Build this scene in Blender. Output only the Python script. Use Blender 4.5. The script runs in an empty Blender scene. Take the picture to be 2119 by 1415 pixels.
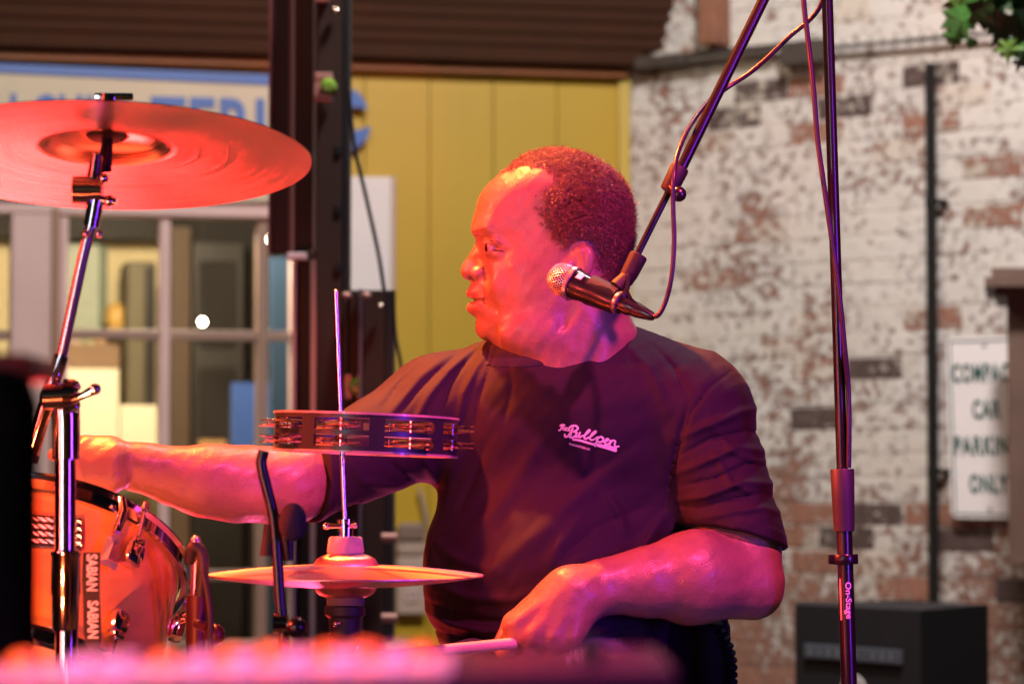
import bpy, bmesh, math, random
import numpy as np
from mathutils import Vector, Matrix
from mathutils.bvhtree import BVHTree
random.seed(7)
rng = np.random.RandomState(7)
SC = bpy.context.scene
COL = SC.collection
R = math.radians

# ---------------------------------------------------------------- camera
FPX = 6240.0
CAMZ = 1.05
TH = math.atan((1000 - 707.5) / FPX)
cam_d = bpy.data.cameras.new('camera')
cam = bpy.data.objects.new('camera', cam_d)
COL.objects.link(cam)
cam.location = (0, 0, CAMZ)
cam.rotation_euler = (math.pi / 2 + TH, 0, 0)
cam_d.sensor_width = 36
cam_d.lens = 36 * FPX / 2119
cam_d.clip_end = 200
cam_d.dof.use_dof = True
cam_d.dof.focus_distance = 3.93
cam_d.dof.aperture_fstop = (cam_d.lens / 1000) / 0.0185
SC.camera = cam
SC.view_settings.view_transform = 'Standard'
SC.view_settings.look = 'None'
SC.view_settings.gamma = 1
SC.view_settings.exposure = 0
SC.cycles.use_denoising = True
SC.cycles.max_bounces = 8

# ---------------------------------------------------------------- dusk sky
world = bpy.data.worlds.new('World')
SC.world = world
world.use_nodes = True
wt = world.node_tree
bgn = wt.nodes['Background']
sky = wt.nodes.new('ShaderNodeTexSky')
sky.sky_type = 'NISHITA'
sky.sun_disc = False
sky.sun_elevation = R(2)
sky.sun_rotation = R(200)
wt.links.new(sky.outputs[0], bgn.inputs[0])
bgn.inputs[1].default_value = 0.004

def lamp(name, kind, loc, target, color, power, size=0.1, spot=60, blend=0.6, spread=None):
    d = bpy.data.lights.new(name, kind)
    d.color = color
    d.energy = power
    if spread: d.spread = R(spread)
    if kind == 'AREA':
        if isinstance(size, tuple):
            d.shape = 'RECTANGLE'
            d.size, d.size_y = size
        else:
            d.shape = 'DISK'
            d.size = size
    else:
        d.shadow_soft_size = size
    if kind == 'SPOT':
        d.spot_size = R(spot)
        d.spot_blend = blend
    o = bpy.data.objects.new(name, d)
    COL.objects.link(o)
    o.location = loc
    v = Vector(target) - Vector(loc)
    o.rotation_euler = v.to_track_quat('-Z', 'Y').to_euler()
    return o
# coloured stage cans (lamps of the stage, out of the frame), with added effect lights
lamp('amber_top_can', 'SPOT', (-0.75, 4.55, 3.3), (-0.05, 4.0, 1.15), (1.0, 0.18, 0.03), 1450, 0.05, 48)
lamp('red_stage_can', 'SPOT', (-2.6, 3.45, 2.35), (-0.1, 4.05, 1.20), (1.0, 0.065, 0.022), 1150, 0.06, 44)
lamp('red_floor_can', 'SPOT', (-0.95, 1.7, 0.20), (-0.72, 3.5, 1.00), (1.0, 0.13, 0.035), 420, 0.08, 30)
lamp('red_rear_fill', 'SPOT', (-0.95, 5.5, 0.10), (-0.45, 3.36, 1.38), (1.0, 0.03, 0.035), 95, 0.14, 45)  # added low at the rear so the cymbal's underside mirrors red
lamp('pink_rear_fill', 'SPOT', (-0.15, 5.3, 0.10), (-0.40, 3.36, 1.38), (1.0, 0.10, 0.30), 55, 0.08, 40)  # added for a pink streak across the cymbal
lamp('pink_stage_can', 'SPOT', (0.95, 2.2, 3.0), (0.27, 4.0, 1.05), (1.0, 0.060, 0.29), 600, 0.05, 35)
lamp('keyboard_pink_fill', 'SPOT', (0.15, 0.75, 2.6), (-0.12, 1.34, 0.96), (1.0, 0.13, 0.85), 270, 0.05, 25)  # added spot that brightens the keyboard alone
lamp('keyboard_red_fill', 'SPOT', (-0.8, 1.5, 2.3), (-0.12, 1.36, 0.96), (1.0, 0.26, 0.01), 200, 0.05, 26)  # added orange spot, also for the keyboard only
lamp('violet_fill_panel', 'AREA', (2.3, 1.5, 1.35), (0.1, 3.8, 1.15), (0.26, 0.04, 1.0), 3.2, (0.22, 1.3), spread=38)  # added panel giving the stands their violet streaks
lamp('red_fill_panel', 'AREA', (-2.3, 1.6, 0.95), (-0.2, 3.8, 1.15), (1.0, 0.07, 0.06), 4, (0.18, 0.9), spread=60)  # added panel for red streaks in the chrome
# courtyard floodlights
lamp('courtyard_flood', 'AREA', (0.75, 5.7, 4.5), (1.0, 9.4, 1.5), (1.0, 0.93, 0.92), 245, 0.5)
lamp('porch_flood', 'AREA', (-0.9, 6.6, 3.3), (-0.6, 9.8, 1.0), (1.0, 0.86, 0.66), 34, 0.5)
lamp('cool_fill_panel', 'AREA', (-2.6, -1.6, 1.5), (0.0, 4.0, 1.2), (0.72, 0.86, 1.0), 5.5, (0.4, 2.4), spread=70)  # added tall cool panel for the chrome to reflect, no known source

# ---------------------------------------------------------------- helpers
Fv = Vector((0, math.cos(TH), math.sin(TH)))
Uv = Vector((0, -math.sin(TH), math.cos(TH)))
Rv = Vector((1, 0, 0))
C0 = Vector((0, 0, CAMZ))
def ray(px, py):
    return Rv * ((px - 1059.5) / FPX) + Uv * ((707.5 - py) / FPX) + Fv
def at(px, py, Y):
    d = ray(px, py)
    return C0 + d * (Y / d.y)
def ppm(Y):
    return FPX / Y            # pixels of the photograph per metre at depth Y
def hit(px, py, p, n):
    d = ray(px, py)
    return C0 + d * ((p - C0).dot(n) / d.dot(n))

MATS = {}
def mat(name, col, rough=0.5, metal=0.0, noise=0.0, nscale=8.0, bump=0.0, bscale=40.0, emit=None, estr=0.0, spec=0.5, sheen=0.0, coat=0.0, trans=0.0):
    if name in MATS:
        return MATS[name]
    m = bpy.data.materials.new(name)
    m.use_nodes = True
    nt = m.node_tree
    b = nt.nodes['Principled BSDF']
    b.inputs['Base Color'].default_value = (*col, 1)
    b.inputs['Roughness'].default_value = rough
    b.inputs['Metallic'].default_value = metal
    b.inputs['Specular IOR Level'].default_value = spec
    b.inputs['Sheen Weight'].default_value = sheen
    b.inputs['Coat Weight'].default_value = coat
    b.inputs['Transmission Weight'].default_value = trans
    if emit:
        b.inputs['Emission Color'].default_value = (*emit, 1)
        b.inputs['Emission Strength'].default_value = estr
    g = nt.nodes.new('ShaderNodeNewGeometry')
    if noise > 0:
        n = nt.nodes.new('ShaderNodeTexNoise')
        n.inputs['Scale'].default_value = nscale
        n.inputs['Detail'].default_value = 6
        nt.links.new(g.outputs['Position'], n.inputs['Vector'])
        mx = nt.nodes.new('ShaderNodeMix')
        mx.data_type = 'RGBA'
        mx.inputs[6].default_value = (*[c * (1 - noise) for c in col], 1)
        mx.inputs[7].default_value = (*[min(1, c * (1 + noise)) for c in col], 1)
        nt.links.new(n.outputs['Fac'], mx.inputs[0])
        nt.links.new(mx.outputs[2], b.inputs['Base Color'])
        rr = nt.nodes.new('ShaderNodeMapRange')
        rr.inputs['To Min'].default_value = max(0.02, rough - 0.12 * noise * 3)
        rr.inputs['To Max'].default_value = min(1, rough + 0.12 * noise * 3)
        nt.links.new(n.outputs['Fac'], rr.inputs['Value'])
        nt.links.new(rr.outputs[0], b.inputs['Roughness'])
    if bump > 0:
        n2 = nt.nodes.new('ShaderNodeTexNoise')
        n2.inputs['Scale'].default_value = bscale
        n2.inputs['Detail'].default_value = 4
        nt.links.new(g.outputs['Position'], n2.inputs['Vector'])
        bp = nt.nodes.new('ShaderNodeBump')
        bp.inputs['Strength'].default_value = bump
        bp.inputs['Distance'].default_value = 0.002
        nt.links.new(n2.outputs['Fac'], bp.inputs['Height'])
        nt.links.new(bp.outputs[0], b.inputs['Normal'])
    MATS[name] = m
    return m

def tag(o, label=None, cat=None, group=None, kind=None):
    if label: o['label'] = label
    if cat: o['category'] = cat
    if group: o['group'] = group
    if kind: o['kind'] = kind
    return o
def empty(name, loc, label, cat, group=None):
    o = bpy.data.objects.new(name, None)
    COL.objects.link(o)
    o.location = loc
    return tag(o, label, cat, group)
def link(name, me, m, parent=None, smooth=False):
    o = bpy.data.objects.new(name, me)
    COL.objects.link(o)
    if m is not None:
        for mm in (m if isinstance(m, (list, tuple)) else [m]):
            me.materials.append(mm)
    if smooth:
        me.polygons.foreach_set('use_smooth', [True] * len(me.polygons))
    if parent is not None:
        o.parent = parent
        par = parent
        T = Matrix.Identity(4)
        chain = []
        while par is not None:
            chain.append(par); par = par.parent
        for p_ in reversed(chain):
            T = T @ p_.matrix_parent_inverse @ Matrix.LocRotScale(p_.location, p_.rotation_euler, p_.scale)
        o.matrix_parent_inverse = T.inverted()
    return o

class MB:
    def __init__(s): s.v = []; s.f = []
    def add(s, vs, fs):
        k = len(s.v); s.v += [Vector(v) for v in vs]; s.f += [tuple(i + k for i in f) for f in fs]
    def box(s, c, ex, ey, ez, bev=0.0):
        """oriented box: centre and three half-extent vectors, optionally bevelled"""
        c, ex, ey, ez = Vector(c), Vector(ex), Vector(ey), Vector(ez)
        if bev <= 0:
            vs = [c + ex * i + ey * j + ez * k for k in (-1, 1) for j in (-1, 1) for i in (-1, 1)]
            s.add(vs, [(0, 2, 3, 1), (4, 5, 7, 6), (0, 1, 5, 4), (2, 6, 7, 3), (0, 4, 6, 2), (1, 3, 7, 5)])
            return
        bm = bmesh.new()
        L = [e.length for e in (ex, ey, ez)]
        N = [e.normalized() for e in (ex, ey, ez)]
        bmesh.ops.create_cube(bm, size=2)
        for v in bm.verts:
            v.co = Vector((v.co.x * L[0], v.co.y * L[1], v.co.z * L[2]))
        bmesh.ops.bevel(bm, geom=bm.edges[:], offset=min(bev, min(L) * 0.9), segments=2, affect='EDGES', profile=0.6)
        bm.verts.index_update()
        s.add([c + N[0] * v.co.x + N[1] * v.co.y + N[2] * v.co.z for v in bm.verts], [tuple(v.index for v in f.verts) for f in bm.faces])
        bm.free()
    def tube(s, pts, r, n=12, cap=True):
        pts = [Vector(p) for p in pts]
        if not hasattr(r, '__len__'): r = [r] * len(pts)
        rings = []
        prev = None
        for i, p in enumerate(pts):
            t = (pts[min(i + 1, len(pts) - 1)] - pts[max(i - 1, 0)]).normalized()
            if prev is None:
                a = Vector((0, 0, 1)) if abs(t.z) < 0.9 else Vector((1, 0, 0))
                x = t.cross(a).normalized()
            else:
                x = (prev - t * prev.dot(t)).normalized()
            prev = x
            y = t.cross(x)
            rings.append([p + (x * math.cos(2 * math.pi * k / n) + y * math.sin(2 * math.pi * k / n)) * r[i] for k in range(n)])
        vs = [v for rg in rings for v in rg]
        fs = []
        for i in range(len(pts) - 1):
            for k in range(n):
                k2 = (k + 1) % n
                fs.append((i * n + k, i * n + k2, (i + 1) * n + k2, (i + 1) * n + k))
        if cap:
            fs.append(tuple(reversed(range(n))))
            fs.append(tuple(range((len(pts) - 1) * n, len(pts) * n)))
        s.add(vs, fs)
    def lathe(s, c, ax, prof, n=48, arc=None, closed=False):
        """prof: list of (radius, height along ax)"""
        c, ax = Vector(c), Vector(ax).normalized()
        a = Vector((0, 0, 1)) if abs(ax.z) < 0.9 else Vector((1, 0, 0))
        x = ax.cross(a).normalized(); y = ax.cross(x)
        vs = []
        for (r, h) in prof:
            for k in range(n):
                t = 2 * math.pi * k / n
                vs.append(c + ax * h + (x * math.cos(t) + y * math.sin(t)) * r)
        m = len(prof)
        fs = []
        for i in range(m if closed else m - 1):
            i2 = (i + 1) % m
            for k in range(n):
                k2 = (k + 1) % n
                fs.append((i * n + k, i2 * n + k, i2 * n + k2, i * n + k2))
        s.add(vs, fs)
    def ball(s, c, r, nu=16, nv=10, sc=(1, 1, 1)):
        c = Vector(c)
        prof = []
        vs = [c + Vector((0, 0, r * sc[2]))]
        for i in range(1, nv):
            p = math.pi * i / nv
            for k in range(nu):
                t = 2 * math.pi * k / nu
                vs.append(c + Vector((r * sc[0] * math.sin(p) * math.cos(t), r * sc[1] * math.sin(p) * math.sin(t), r * sc[2] * math.cos(p))))
        vs.append(c - Vector((0, 0, r * sc[2])))
        fs = []
        for k in range(nu):
            fs.append((0, 1 + k, 1 + (k + 1) % nu))
            fs.append((len(vs) - 1, len(vs) - 1 - nu + (k + 1) % nu, len(vs) - 1 - nu + k))
        for i in range(nv - 2):
            for k in range(nu):
                a = 1 + i * nu + k; b = 1 + i * nu + (k + 1) % nu
                fs.append((a, a + nu, b + nu, b))
        s.add(vs, fs)
    def build(s, name, m, parent=None, smooth=False, angle=40):
        me = bpy.data.meshes.new(name)
        me.from_pydata([tuple(v) for v in s.v], [], s.f)
        me.update()
        bm = bmesh.new(); bm.from_mesh(me)
        bmesh.ops.recalc_face_normals(bm, faces=bm.faces)
        if smooth:
            for f in bm.faces: f.smooth = True
            for e in bm.edges:
                if len(e.link_faces) == 2 and e.calc_face_angle(0) > R(angle): e.smooth = False
        bm.to_mesh(me); bm.free()
        return link(name, me, m, parent)
def spline(pts, n=8):
    pts = [Vector(p) for p in pts]
    out = []
    P = [pts[0] * 2 - pts[1]] + pts + [pts[-1] * 2 - pts[-2]]
    for i in range(1, len(P) - 2):
        for k in range(n):
            t = k / n
            a, b, c, d = P[i - 1], P[i], P[i + 1], P[i + 2]
            out.append(0.5 * ((2 * b) + (c - a) * t + (2 * a - 5 * b + 4 * c - d) * t * t + (3 * b - 3 * c + d - a) * t ** 3))
    out.append(pts[-1])
    return out
def text_mesh(body, size, extrude=0.0, bold=0.0, shear=0.0, align='CENTER', space=1.0):
    cu = bpy.data.curves.new('lettering', 'FONT')
    cu.body = body; cu.size = size; cu.extrude = extrude; cu.offset = bold; cu.shear = shear
    cu.align_x = align; cu.align_y = 'CENTER'; cu.space_character = space
    cu.resolution_u = 3
    o = bpy.data.objects.new('lettering', cu)
    COL.objects.link(o)
    dg = bpy.context.evaluated_depsgraph_get()
    me = bpy.data.meshes.new_from_object(o.evaluated_get(dg))
    bpy.data.objects.remove(o)
    bpy.data.curves.remove(cu)
    return me
def frame(o, x, y):
    x = Vector(x).normalized(); y = Vector(y); y = (y - x * y.dot(x)).normalized(); z = x.cross(y)
    return Matrix(((x.x, y.x, z.x, o[0]), (x.y, y.y, z.y, o[1]), (x.z, y.z, z.z, o[2]), (0, 0, 0, 1)))
def bake(me, M):
    me.transform(M); me.update(); return me
# ---------------------------------------------------------------- implicit surface mesher (sparse surface nets)
def mesh_field(F, lo, hi, h, slack=2.2):
    lo = np.array(lo, float); hi = np.array(hi, float)
    cb = 4
    n = np.ceil((hi - lo) / (h * cb)).astype(int)
    ii = np.stack(np.meshgrid(*[np.arange(k) for k in n], indexing='ij'), -1).reshape(-1, 3)
    cc = lo + (ii + 0.5) * h * cb
    fv = F(cc)
    act = ii[np.abs(fv) < h * cb * slack * 0.87]
    loc = np.stack(np.meshgrid(*[np.arange(cb)] * 3, indexing='ij'), -1).reshape(-1, 3)
    cells = (act[:, None, :] * cb + loc[None]).reshape(-1, 3)
    N = n * cb + 2
    S = np.array([N[1] * N[2], N[2], 1], dtype=np.int64)
    ck = cells @ S
    offs = np.stack(np.meshgrid(*[np.arange(2)] * 3, indexing='ij'), -1).reshape(-1, 3)
    nk = np.unique((ck[:, None] + (offs @ S)[None]).ravel())
    nodes = np.stack([nk // S[0], (nk % S[0]) // S[1], nk % S[1]], -1)
    val = np.empty(len(nk))
    for a in range(0, len(nk), 400000):
        val[a:a + 400000] = F(lo + nodes[a:a + 400000] * h)
    ck = np.sort(ck)
    ci = np.stack([ck // S[0], (ck % S[0]) // S[1], ck % S[1]], -1)
    cv = np.stack([val[np.searchsorted(nk, ck + o @ S)] for o in offs], -1)
    ins = cv < 0
    m = ins.any(1) & ~ins.all(1)
    ck, ci, cv = ck[m], ci[m], cv[m]
    acc = np.zeros((len(ck), 3)); cnt = np.zeros(len(ck))
    E = [(a, b) for a in range(8) for b in range(a + 1, 8) if np.abs(offs[a] - offs[b]).sum() == 1]
    for a, b in E:
        va, vb = cv[:, a], cv[:, b]
        x = (va < 0) != (vb < 0)
        t = np.where(x, va / np.where(x, va - vb, 1), 0)
        acc += np.where(x[:, None], offs[a] + (offs[b] - offs[a]) * t[:, None], 0)
        cnt += x
    V = lo + (ci + acc / cnt[:, None]) * h
    quads = []
    s = val < 0
    for ax in range(3):
        k2 = nk + S[ax]
        j = np.searchsorted(nk, k2); j[j == len(nk)] = 0
        ok = (nk[j] == k2) & (s != s[j])
        base = nk[ok]; flip = s[ok]
        u, v = S[(ax + 1) % 3], S[(ax + 2) % 3]
        q = []
        good = np.ones(len(base), bool)
        for d in (0, u, u + v, v):
            kk = base - d
            p = np.searchsorted(ck, kk); p[p == len(ck)] = 0
            good &= ck[p] == kk
            q.append(p)
        q = np.stack(q, -1)[good]; flip = flip[good]
        q[~flip] = q[~flip][:, ::-1]
        quads.append(q)
    return V, np.concatenate(quads)

class Field:
    """list of primitives blended with a smooth minimum; all units are local pixels"""
    def __init__(s): s.ops = []
    def add(s, kind, f, lo, hi, k): s.ops.append((kind, f, np.array(lo, float), np.array(hi, float), k))
    def cone(s, a, b, ra, rb, k=25, kind='+'):
        a = np.array(a, float); b = np.array(b, float); ba = b - a; L2 = ba @ ba
        def f(p):
            t = np.clip(((p - a) @ ba) / L2, 0, 1)
            return np.linalg.norm(p - a - t[:, None] * ba, axis=1) - (ra + (rb - ra) * t)
        m = max(ra, rb) + 50
        s.add(kind, f, np.minimum(a, b) - m, np.maximum(a, b) + m, k)
    def ell(s, c, r, k=25, kind='+', rot=None):
        c = np.array(c, float); r = np.array(r, float)
        Mr = np.eye(3)
        if rot is not None:
            from mathutils import Euler
            Mr = np.array(Euler([R(x) for x in rot]).to_matrix())
        def f(p):
            q = (p - c) @ Mr
            k0 = np.linalg.norm(q / r, axis=1); k1 = np.linalg.norm(q / (r * r), axis=1) + 1e-9
            return k0 * (k0 - 1) / k1
        m = r.max() + 50
        s.add(kind, f, c - m, c + m, k)
    def __call__(s, p):
        out = np.full(len(p), 70.0)
        for kind, f, lo, hi, k in s.ops:
            m = np.all((p > lo) & (p < hi), axis=1)
            if not m.any(): continue
            q = p[m]; a = out[m]
            if kind == 'd':
                out[m] = a + f(q); continue
            b = f(q)
            if kind == '+':
                hh = np.maximum(k - np.abs(a - b), 0) / k
                out[m] = np.minimum(a, b) - hh * hh * k / 4
            else:
                b = -b
                hh = np.maximum(k - np.abs(a - b), 0) / k
                out[m] = np.maximum(a, b) + hh * hh * k / 4
        return out

# local body frame: u = photo x, v = photo y, w = depth, all in pixels at 4.05 m
D0 = 4.05
SP = D0 / FPX
W0 = C0 + Fv * D0
def J(px, py, w=0.0):
    k = 1 + w / FPX
    return (1059.5 + (px - 1059.5) * k, 707.5 + (py - 707.5) * k, w)
def to_world(P):
    P = np.asarray(P, float)
    X = np.array(W0) + (P[..., 0:1] - 1059.5) * SP * np.array(Rv) + (707.5 - P[..., 1:2]) * SP * np.array(Uv) + P[..., 2:3] * SP * np.array(Fv)
    return X
def field_object(name, F, lo, hi, h, m, parent=None, slack=2.2, colorf=None):
    V, Q = mesh_field(F, lo, hi, h, slack)
    me = bpy.data.meshes.new(name)
    Wd = to_world(V)
    me.vertices.add(len(V)); me.vertices.foreach_set('co', Wd.ravel())
    me.loops.add(len(Q) * 4); me.loops.foreach_set('vertex_index', Q.ravel().astype(np.int32))
    me.polygons.add(len(Q))
    me.polygons.foreach_set('loop_start', np.arange(0, len(Q) * 4, 4, dtype=np.int32))
    me.update(calc_edges=True)
    me.validate()
    if colorf is not None:
        ca = me.color_attributes.new('tint', 'FLOAT_COLOR', 'POINT')
        c = np.ones((len(V), 4)); c[:, :3] = colorf(V)
        ca.data.foreach_set('color', c.ravel())
    o = link(name, me, m, parent, smooth=True)
    return o, V, Q
# ================================================================ the place behind the stage
ZW = Vector((0, 0, 1))
A0 = Vector((at(0, 700, 9.46).x, 9.46, 0)); A1 = Vector((at(1305, 700, 9.9).x, 9.9, 0))
AD = (A1 - A0).normalized(); AN = Vector((AD.y, -AD.x, 0))      # AN points to the camera
B1 = Vector((at(2119, 700, 8.95).x, 8.95, 0))
BD = (B1 - A1).normalized(); BN = Vector((BD.y, -BD.x, 0))
def onA(px, py, off=0.0): return hit(px, py, A0 + AN * off, AN)
def onB(px, py, off=0.0): return hit(px, py, A1 + BN * off, BN)
def slab(M, plane, x0, y0, x1, y1, off, th, bev=0.0):
    """a box lying on wall plane A or B that covers the photo rectangle; off = its front face, th = thickness"""
    f = onA if plane == 'A' else onB
    D, N = (AD, AN) if plane == 'A' else (BD, BN)
    xm, ym = (x0 + x1) / 2, (y0 + y1) / 2
    l, r = f(x0, ym, off), f(x1, ym, off); t, b = f(xm, y0, off), f(xm, y1, off)
    c = (l + r) / 2; c.z = (t.z + b.z) / 2
    hw = (r - l).dot(D) / 2
    M.box(c - N * th / 2, D * hw, N * th / 2, ZW * (t.z - b.z) / 2, bev)
def slabo(name, m, parent, *a, **k):
    M = MB(); slab(M, *a, **k); return M.build(name, m, parent)

# ground and stage
g = MB(); g.box((0, 12, -0.62), (40, 0, 0), (0, 40, 0), (0, 0, 0.05))
tag(g.build('ground', mat('brick_paving', (0.16, 0.10, 0.08), rough=0.85, noise=0.4, nscale=5, bump=0.6, bscale=25)), kind='structure')
g = MB(); g.box((0.1, 4.7, -0.29), (3.2, 0, 0), (0, 2.0, 0), (0, 0, 0.28))
tag(g.build('stage_floor', mat('stage_black', (0.03, 0.028, 0.03), rough=0.55, noise=0.3, nscale=6)), kind='structure')
tag(g and (lambda M: (M.lathe((0, 8, -40), (0, 0, 1), [(90, 30), (90, 75), (70, 110), (40, 128), (1, 132)], 40), M.build('sky', mat('night_sky', (0.01, 0.012, 0.02), rough=1.0)))[1])(MB()), kind='structure') if False else None

# ---- yellow boarded wall
m_yel = mat('yellow_paint', (0.36, 0.225, 0.004), rough=0.5, noise=0.10, nscale=3, bump=0.25, bscale=30)
yw = empty('board_wall', A0, 'yellow painted wall of vertical boards behind the drummer', 'wall')
M = MB()
zt = onA(700, 60).z
c = (A0 + A1) / 2
LA = (A1 - A0).length
win_r = (onA(612, 700) - A0).dot(AD)
# solid backing, open behind the windows
M.box(A0 + AD * ((win_r + LA) / 2) - AN * 0.06 + ZW * 1.2, AD * ((LA - win_r) / 2), AN * 0.035, ZW * 1.8)
zh = onA(330, 440).z
M.box(A0 + AD * (win_r / 2 - 0.3) - AN * 0.06 + ZW * ((zh + 3.0) / 2), AD * (win_r / 2 + 0.299), AN * 0.035, ZW * ((3.0 - zh) / 2))
M.build('wall_backing', mat('yellow_dark', (0.30, 0.17, 0.02), rough=0.7), yw)
bw = 0.213
i = 0
a = LA - 0.035
while a > -0.5:
    x1 = a; x0 = a - bw
    mid = (x0 + x1) / 2
    zb = -0.55 if x0 > win_r - 0.05 else (zh + 0.005 if True else 0)
    if x0 < win_r < x1 and x0 <= win_r - 0.05:
        zb = zh + 0.005
    Mb = MB()
    Mb.box(A0 + AD * mid - AN * (0.0125 + random.uniform(0, 0.0015)) + ZW * ((zb + 2.9) / 2), AD * (bw / 2 - 0.0012), AN * 0.0125, ZW * ((2.9 - zb) / 2), 0.0025)
    Mb.build('board', m_yel, yw)
    a -= bw
# board filling beside the window frame
Mb = MB(); x1 = LA - 0.035 - bw * math.floor((LA - 0.035 - win_r) / bw + 1e-6)
if x1 - win_r > 0.02:
    Mb.box(A0 + AD * ((x1 + win_r) / 2) - AN * 0.0135 + ZW * ((-0.55 + zh) / 2), AD * ((x1 - win_r) / 2 - 0.0025), AN * 0.0125, ZW * ((zh + 0.55) / 2), 0.004)
    Mb.build('board', m_yel, yw)
slabo('corner_trim', mat('yellow_trim', (0.42, 0.30, 0.05), rough=0.45, noise=0.1), yw, 'A', 1283, 140, 1306, 1700, 0.02, 0.04, bev=0.004)

# ---- painted brick wall
def brick_material(name, brick, paint, th, warm=1.0):
    m = bpy.data.materials.new(name); m.use_nodes = True
    nt = m.node_tree; b = nt.nodes['Principled BSDF']; L = nt.links.new
    g = nt.nodes.new('ShaderNodeNewGeometry')
    def noise(sc, det, rough=0.6, stretch=None):
        n = nt.nodes.new('ShaderNodeTexNoise'); n.inputs['Scale'].default_value = sc; n.inputs['Detail'].default_value = det; n.inputs['Roughness'].default_value = rough
        if stretch:
            mp = nt.nodes.new('ShaderNodeMapping'); mp.inputs['Scale'].default_value = stretch
            L(g.outputs['Position'], mp.inputs[0]); L(mp.outputs[0], n.inputs['Vector'])
        else: L(g.outputs['Position'], n.inputs['Vector'])
        return n
    n1 = noise(33, 8, 0.74, (1, 1, 1.1)); n2 = noise(3.1, 4); n3 = noise(30, 4); n4 = noise(5.5, 4)
    sep = nt.nodes.new('ShaderNodeSeparateXYZ'); L(g.outputs['Position'], sep.inputs[0])
    hz = nt.nodes.new('ShaderNodeMapRange'); hz.inputs['From Min'].default_value = 1.35; hz.inputs['From Max'].default_value = 0.45
    hz.inputs['To Min'].default_value = 0.0; hz.inputs['To Max'].default_value = 0.13; L(sep.outputs['Z'], hz.inputs['Value'])
    def math_(op, a, bb, v=None):
        n = nt.nodes.new('ShaderNodeMath'); n.operation = op
        if isinstance(a, (int, float)): n.inputs[0].default_value = a
        else: L(a, n.inputs[0])
        if isinstance(bb, (int, float)): n.inputs[1].default_value = bb
        else: L(bb, n.inputs[1])
        return n.outputs[0]
    s = math_('ADD', n1.outputs['Fac'], math_('MULTIPLY', math_('SUBTRACT', n2.outputs['Fac'], 0.5), 0.45))
    s = math_('ADD', s, hz.outputs[0])
    ram = nt.nodes.new('ShaderNodeMapRange'); ram.inputs['From Min'].default_value = th - 0.025; ram.inputs['From Max'].default_value = th + 0.035
    L(s, ram.inputs['Value'])
    def mix(fac, a, bb):
        n = nt.nodes.new('ShaderNodeMix'); n.data_type = 'RGBA'
        if isinstance(fac, float): n.inputs[0].default_value = fac
        else: L(fac, n.inputs[0])
        for k, x in ((6, a), (7, bb)):
            if isinstance(x, tuple): n.inputs[k].default_value = (*x, 1)
            else: L(x, n.inputs[k])
        return n.outputs[2]
    pa = mix(n4.outputs['Fac'], tuple(c * 0.70 for c in paint), tuple(min(1, c * 1.22) for c in paint))
    pc = mix(n2.outputs['Fac'], (paint[0] * 0.95, paint[1] * 0.85, paint[2] * 0.72), pa)
    br = mix(n3.outputs['Fac'], tuple(c * 0.5 for c in brick), tuple(min(1, c * 1.5) for c in brick))
    L(mix(ram.outputs[0], pc, br), b.inputs['Base Color'])
    b.inputs['Roughness'].default_value = 0.8
    bp = nt.nodes.new('ShaderNodeBump'); bp.inputs['Strength'].default_value = 0.7; bp.inputs['Distance'].default_value = 0.004
    hh = math_('SUBTRACT', n3.outputs['Fac'], ram.outputs[0])
    L(hh, bp.inputs['Height']); L(bp.outputs[0], b.inputs['Normal'])
    return m
m_brk = brick_material('painted_brick', (0.24, 0.12, 0.085), (0.60, 0.585, 0.575), 0.560)
m_brr = brick_material('worn_brick', (0.27, 0.13, 0.09), (0.57, 0.53, 0.49), 0.53)
m_drk = brick_material('bare_dark_brick', (0.075, 0.045, 0.04), (0.45, 0.42, 0.38), 0.43)
m_red = brick_material('bare_red_brick', (0.27, 0.12, 0.08), (0.5, 0.46, 0.42), 0.46)
M = MB()
LB = (B1 - A1).length + 0.55
M.box(A1 + BD * (LB / 2) - BN * 0.1515 + ZW * 1.1, BD * (LB / 2 + 0.02), BN * 0.15, ZW * 1.75)
bwall = M.build('brick_wall', m_brk)
tag(bwall, 'old brick wall in flaking white paint on the right', 'wall')
darks = [(1618, 200, 'd'), (1660, 262, 'r'), (1563, 262, 'd'), (1768, 228, 'd'), (1740, 175, 'r'), (1870, 160, 'd'), (1815, 760, 'd'), (1745, 880, 'd'), (1760, 1058, 'd'), (1800, 1118, 'd'), (2040, 1125, 'd'), (1985, 640, 'r'), (2060, 1240, 'd'), (1680, 1110, 'r'), (1880, 1065, 'r'), (1640, 1060, 'r'), (1840, 1200, 'r'), (1700, 1180, 'r'), (1990, 330, 'r'), (1960, 265, 'r'), (2050, 470, 'r')]
dk = []
for px, py, t in darks:
    w = onB(px, py); dk.append(((w - A1).dot(BD), w.z, t))
meshes = []
for k in range(6):
    Mx = MB(); Mx.box((0, 0, 0), (0.1025, 0, 0), (0, 0.006, 0), (0, 0, 0.0335), 0.0030)
    me = bpy.data.meshes.new('brick')
    vs = [tuple(Vector(v) + Vector((random.uniform(-1, 1) * 0.0012, random.uniform(-1, 1) * 0.0008, random.uniform(-1, 1) * 0.0012))) for v in Mx.v]
    me.from_pydata(vs, [], Mx.f); me.update(); meshes.append(me)
mesh_m = {}
def brick_mesh(k, m):
    if (k, m.name) not in mesh_m:
        me = meshes[k].copy(); me.materials.append(m); mesh_m[(k, m.name)] = me
    return mesh_m[(k, m.name)]
rot = Matrix(((BD.x, -BN.x, 0, 0), (BD.y, -BN.y, 0, 0), (0, 0, 1, 0), (0, 0, 0, 1)))
z = 0.36; row = 0
nb = 0
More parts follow.
